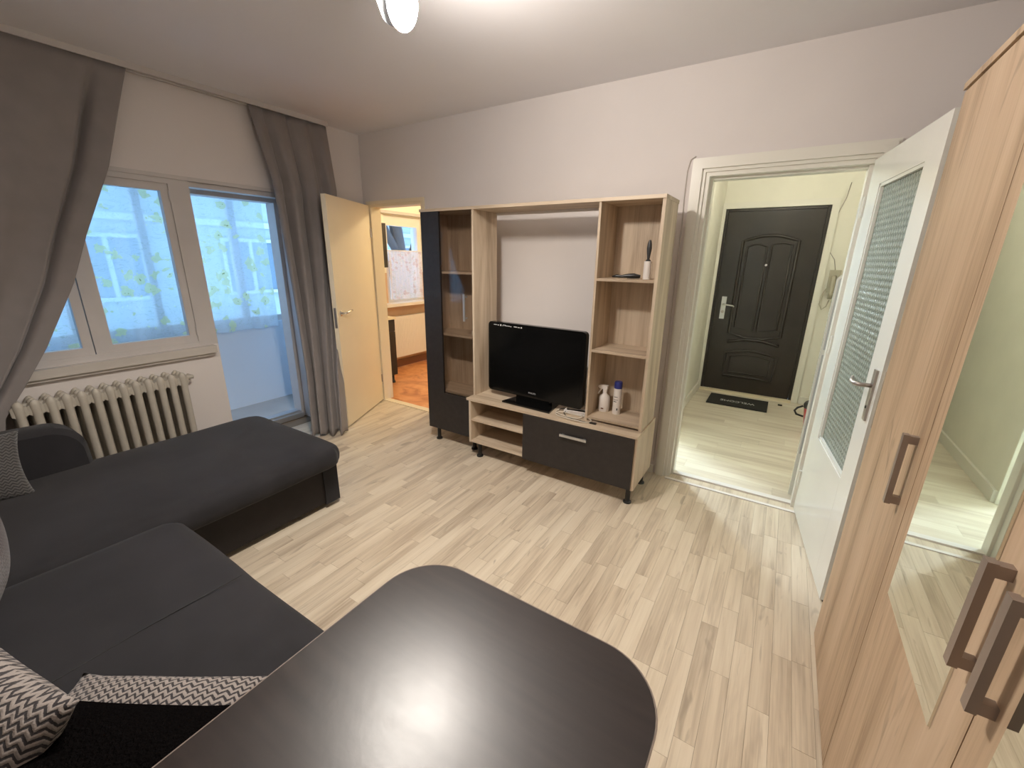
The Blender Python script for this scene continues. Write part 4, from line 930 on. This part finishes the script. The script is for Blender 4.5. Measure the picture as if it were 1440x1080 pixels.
bm = bmesh.new(); lathe(bm, (0.405, 4.36, 0.262), [(0.1, 0), (0.102, 0.03), (0.09, 0.05), (0.05, 0.062), (0, 0.064)], 24); ld = obj('lid', bm, M['darkgrey'], rb, smooth='auto')
bm = bmesh.new(); tube(bm, [(0.30, 4.34, 0.275), (0.262, 4.33, 0.255), (0.245, 4.33, 0.225), (0.262, 4.33, 0.195), (0.315, 4.34, 0.18)], 0.009, 8); obj('loop_handle', bm, M['black'], rb, smooth=True)
bm = bmesh.new(); bx(bm, 0.135, 0.175, 5.18, 5.20, -0.001, 0.012); tag(obj('door_wedge', bm, M['darkbrown'], bevel=0.002, origin=(0.155, 5.19, 0)), 'tiny dark wedge on the hall floor right of the mat', 'door wedge')

# ------------------------------------------------------------------ kitchen
kc = thing('kitchen_base_cabinet', 'dark kitchen base cabinet on a black foot seen through the doorway', 'cabinet', (-4.12, 3.25, 0.0))
KF = -3.86; KY = 3.475
obj('carcass', B(KWX+0.014, KF-0.018, 3.03, KY, 0.10, 0.775), M['wenge'], kc)
obj('worktop', B(KWX+0.01, KF+0.012, 3.03, KY+0.01, 0.775, 0.80), M['cream'], kc, bevel=0.002)
for z0, z1, hz in ((0.632, 0.770, 0.69), (0.10, 0.627, 0.585)):
    d = obj('drawer' if z0 > 0.5 else 'door', B(KF-0.018, KF, 3.04, KY-0.002, z0, z1), M['wenge'], kc, bevel=0.001)
    bm = bmesh.new(); tube(bm, [(KF, 3.345, hz+0.004), (KF+0.025, 3.345, hz+0.004), (KF+0.028, 3.25, hz), (KF+0.025, 3.15, hz), (KF, 3.15, hz)], 0.006, 8); obj('handle', bm, M['alu'], d, smooth=True)
for y in (KY-0.05, 3.1):
    bm = bmesh.new(); lathe(bm, (KF-0.03, y, 0), [(0, 0), (0.024, 0), (0.022, 0.02), (0.014, 0.03), (0.014, 0.10), (0, 0.10)], 14); obj('leg', bm, M['black'], kc, smooth='auto')
ku = thing('kitchen_wall_cabinet', 'brown kitchen wall cabinet hanging left of the kitchen window', 'cabinet', (-4.27, 3.35, 1.36))
obj('carcass', B(KWX+0.002, -4.13, 3.03, 3.655, 1.36, 1.86), mat('brown_board', (0.10, 0.065, 0.05), 0.45), ku)
d = obj('door', B(-4.13, -4.112, 3.04, 3.657, 1.358, 1.862), M['wenge'], ku, bevel=0.001)
bm = bmesh.new(); tube(bm, [(-4.112, 3.57, 1.40), (-4.09, 3.57, 1.40), (-4.09, 3.48, 1.40), (-4.112, 3.48, 1.40)], 0.005, 8); obj('handle', bm, M['alu'], d)
kr = thing('panel_radiator', 'white ribbed panel radiator below the kitchen window', 'radiator', (-4.36, 4.2, 0.15))
obj('front_panel', B(-4.345, -4.325, 3.86, 4.78, 0.16, 0.70), M['plastic'], kr, bevel=0.006)
obj('back_panel', B(-4.395, -4.38, 3.87, 4.77, 0.17, 0.69), M['plastic'], kr)
obj('top_grille', B(-4.40, -4.322, 3.855, 4.785, 0.695, 0.712), M['plastic'], kr, bevel=0.002)
bm = bmesh.new()
for i in range(27): bx(bm, -4.3255, -4.3225, 3.885+i*0.0332, 3.901+i*0.0332, 0.19, 0.67)
obj('ribs', bm, M['plastic'], kr, bevel=0.001)
obj('bracket', B((-4.42, -4.38, 4.0, 4.03, 0.2, 0.6), (-4.42, -4.38, 4.6, 4.63, 0.2, 0.6)), M['plastic'], kr)
kw = struct('window_2')
obj('window_frame', B((KWX-0.09, KWX-0.02, 3.90, 3.96, 0.86, 1.99), (KWX-0.09, KWX-0.02, 4.50, 4.56, 0.86, 1.99), (KWX-0.09, KWX-0.02, 3.96, 4.50, 1.87, 1.99), (KWX-0.09, KWX-0.02, 3.96, 4.50, 0.86, 0.93)), M['plastic'], kw, bevel=0.004)
obj('pane', B(KWX-0.06, KWX-0.055, 3.96, 4.50, 0.93, 1.87), M['glass'], kw)
obj('window_sill', B(KWX-0.03, KWX+0.16, 3.70, 4.66, 0.855, 0.893), M['plastic'], kw, bevel=0.005)
bm = bmesh.new(); sheet(bm, lambda u, v: (KWX+0.03+0.012*math.sin(u*60), 3.92+0.60*u, 1.555-0.62*v+0.008*math.sin(u*45)*(v > 0.99)), 90, 8)
tag(obj('cafe_curtain', bm, M['cafe'], smooth=True, origin=(KWX+0.03, 4.2, 0.93)), 'short white printed cafe curtain across the lower kitchen window', 'curtain')
bm = bmesh.new(); cyl(bm, (KWX+0.03, 3.90, 1.56), (KWX+0.03, 4.54, 1.56), 0.006); tag(obj('cafe_rod', bm, M['plastic'], origin=(KWX+0.03, 4.2, 1.56)), 'thin white rod holding the cafe curtain in the kitchen', 'curtain rod')
rbx = thing('window_cornice', 'pale grey rail mounted above the kitchen window', 'curtain rail', (KWX+0.04, 4.2, 2.02))
obj('rail', B(KWX+0.02, KWX+0.06, 3.72, 4.62, 2.005, 2.04), M['track'], rbx, bevel=0.003)
obj('end_bracket', B(KWX, KWX+0.07, 3.70, 3.73, 1.99, 2.05), M['track'], rbx, bevel=0.003)

# ------------------------------------------------------------------ lamps
cl = thing('ceiling_lamp', 'ceiling light with glass shades and a glaring lit bulb', 'ceiling light', (-1.28, 1.20, CZ))
bm = bmesh.new(); lathe(bm, (-1.33, 1.14, CZ-0.035), [(0, 0), (0.05, 0.0), (0.06, 0.01), (0.06, 0.035), (0, 0.035)], 24); obj('ceiling_rose', bm, M['alu'], cl, smooth='auto')
LP = Vector((-1.165, 1.165, 2.25))
bm = bmesh.new(); tube(bm, [(-1.33, 1.14, CZ-0.03), (-1.30, 1.145, CZ-0.09), (-1.22, 1.155, CZ-0.12), (LP.x, LP.y, CZ-0.15), (LP.x, LP.y, LP.z+0.06)], 0.008, 8); obj('arm', bm, M['alu'], cl, smooth=True)
bm = bmesh.new(); bmesh.ops.create_uvsphere(bm, u_segments=24, v_segments=16, radius=0.048, matrix=Matrix.Translation(LP)); 
for v in bm.verts:
    if v.co.z > LP.z: v.co.z = LP.z+(v.co.z-LP.z)*1.15
    else: t_ = (LP.z-v.co.z)/0.048; v.co.z = LP.z-0.075*t_
obj('bulb', bm, M['bulb'], cl, smooth=True)
bm = bmesh.new(); tube(bm, [(-1.33, 1.14, CZ-0.03), (-1.36, 1.10, CZ-0.09), (-1.40, 1.04, CZ-0.12), (-1.42, 1.005, CZ-0.16)], 0.008, 8); obj('arm', bm, M['alu'], cl, smooth=True)
bm = bmesh.new(); vs = [(-1.42, 1.0)]; 
r0, r1, zt, zb_ = 0.035, 0.06, CZ-0.15, CZ-0.245
A = [bm.verts.new((-1.42+r0*sx, 1.0+r0*sy, zt)) for sx, sy in ((1, 1), (-1, 1), (-1, -1), (1, -1))]; Bq = [bm.verts.new((-1.42+r1*sx, 1.0+r1*sy, zb_)) for sx, sy in ((1, 1), (-1, 1), (-1, -1), (1, -1))]
bm.faces.new(A)
for i in range(4): bm.faces.new((A[i], Bq[i], Bq[(i+1) % 4], A[(i+1) % 4]))
o = obj('glass_shade', bm, M['kwall'], cl); sm = o.modifiers.new('s', 'SOLIDIFY'); sm.thickness = 0.004
M['frost'] = NT('added_frosted_half_shade').m
nt = M['frost'].node_tree; tb_ = nt.nodes.new('ShaderNodeBsdfTranslucent'); tb_.inputs[0].default_value = (0.80, 0.86, 0.92, 1); nt.links.new(tb_.outputs[0], nt.nodes['Material Output'].inputs[0])
bm = bmesh.new(); G_ = []  # half shade added beside the bulb to dim and cool the window wall
for j in range(9):
    z = LP.z-0.045+0.15*j/8; r = 0.060+0.025*math.sin(j/8*PI*0.8)
    G_.append([bm.verts.new((LP.x+r*math.cos(math.radians(a)), LP.y+r*math.sin(math.radians(a)), z)) for a in range(124, 250, 9)])
for A, Bq in zip(G_, G_[1:]):
    for i in range(len(A)-1): bm.faces.new((A[i], A[i+1], Bq[i+1], Bq[i]))
obj('glass_shade', bm, M['frost'], cl, smooth=True)
SP = Vector((-1.25, 1.02, 2.40))  # spot, head and arm added out of view to brighten the floor
bm = bmesh.new(); lathe(bm, SP, [(0.02, 0.07), (0.03, 0.06), (0.05, 0.0), (0.055, -0.03), (0.052, -0.03), (0.047, 0.0), (0.027, 0.055)], 20); bm.transform(Matrix.Translation(SP) @ Matrix.Rotation(math.radians(-14), 4, 'Y') @ Matrix.Translation(-SP)); obj('fill_spot_head', bm, M['alu'], cl, smooth=True)
bm = bmesh.new(); tube(bm, [(-1.33, 1.14, CZ-0.03), (-1.30, 1.08, CZ-0.05), (SP.x-0.015, SP.y, SP.z+0.07)], 0.008, 8); obj('arm', bm, M['alu'], cl, smooth=True)
sd = bpy.data.lights.new('fill_spot', 'SPOT'); sd.energy = FILL_SPOT; sd.color = (1, 0.93, 0.84); sd.spot_size = math.radians(150); sd.spot_blend = 0.7; sd.shadow_soft_size = 0.03
so = bpy.data.objects.new('fill_spot', sd); C.objects.link(so); so.location = SP+Vector((0, 0, -0.035)); so.rotation_euler = (0, math.radians(12), 0)
for nm, lab, p, m, r in (('hall_globe_light', 'round glowing globe on the hall ceiling', (-0.1, 4.1, CZ-0.09), 'hallbulb', 0.09), ('passage_globe_light', 'round cool white globe in the side passage off the hall', (-1.15, 3.93, 2.2), 'nookbulb', 0.08), ('kitchen_globe_light', 'round warm globe on the kitchen ceiling', (-3.1, 4.1, CZ-0.12), 'kbulb', 0.11)):
    t = thing(nm, lab, 'ceiling light', (p[0], p[1], CZ))
    bm = bmesh.new(); bmesh.ops.create_uvsphere(bm, u_segments=24, v_segments=14, radius=r, matrix=Matrix.Translation(p)); obj('globe', bm, M[m], t, smooth=True)
    bm = bmesh.new(); cyl(bm, (p[0], p[1], p[2]+r*0.9), (p[0], p[1], CZ), 0.02); obj('stem', bm, M['alu'], t)
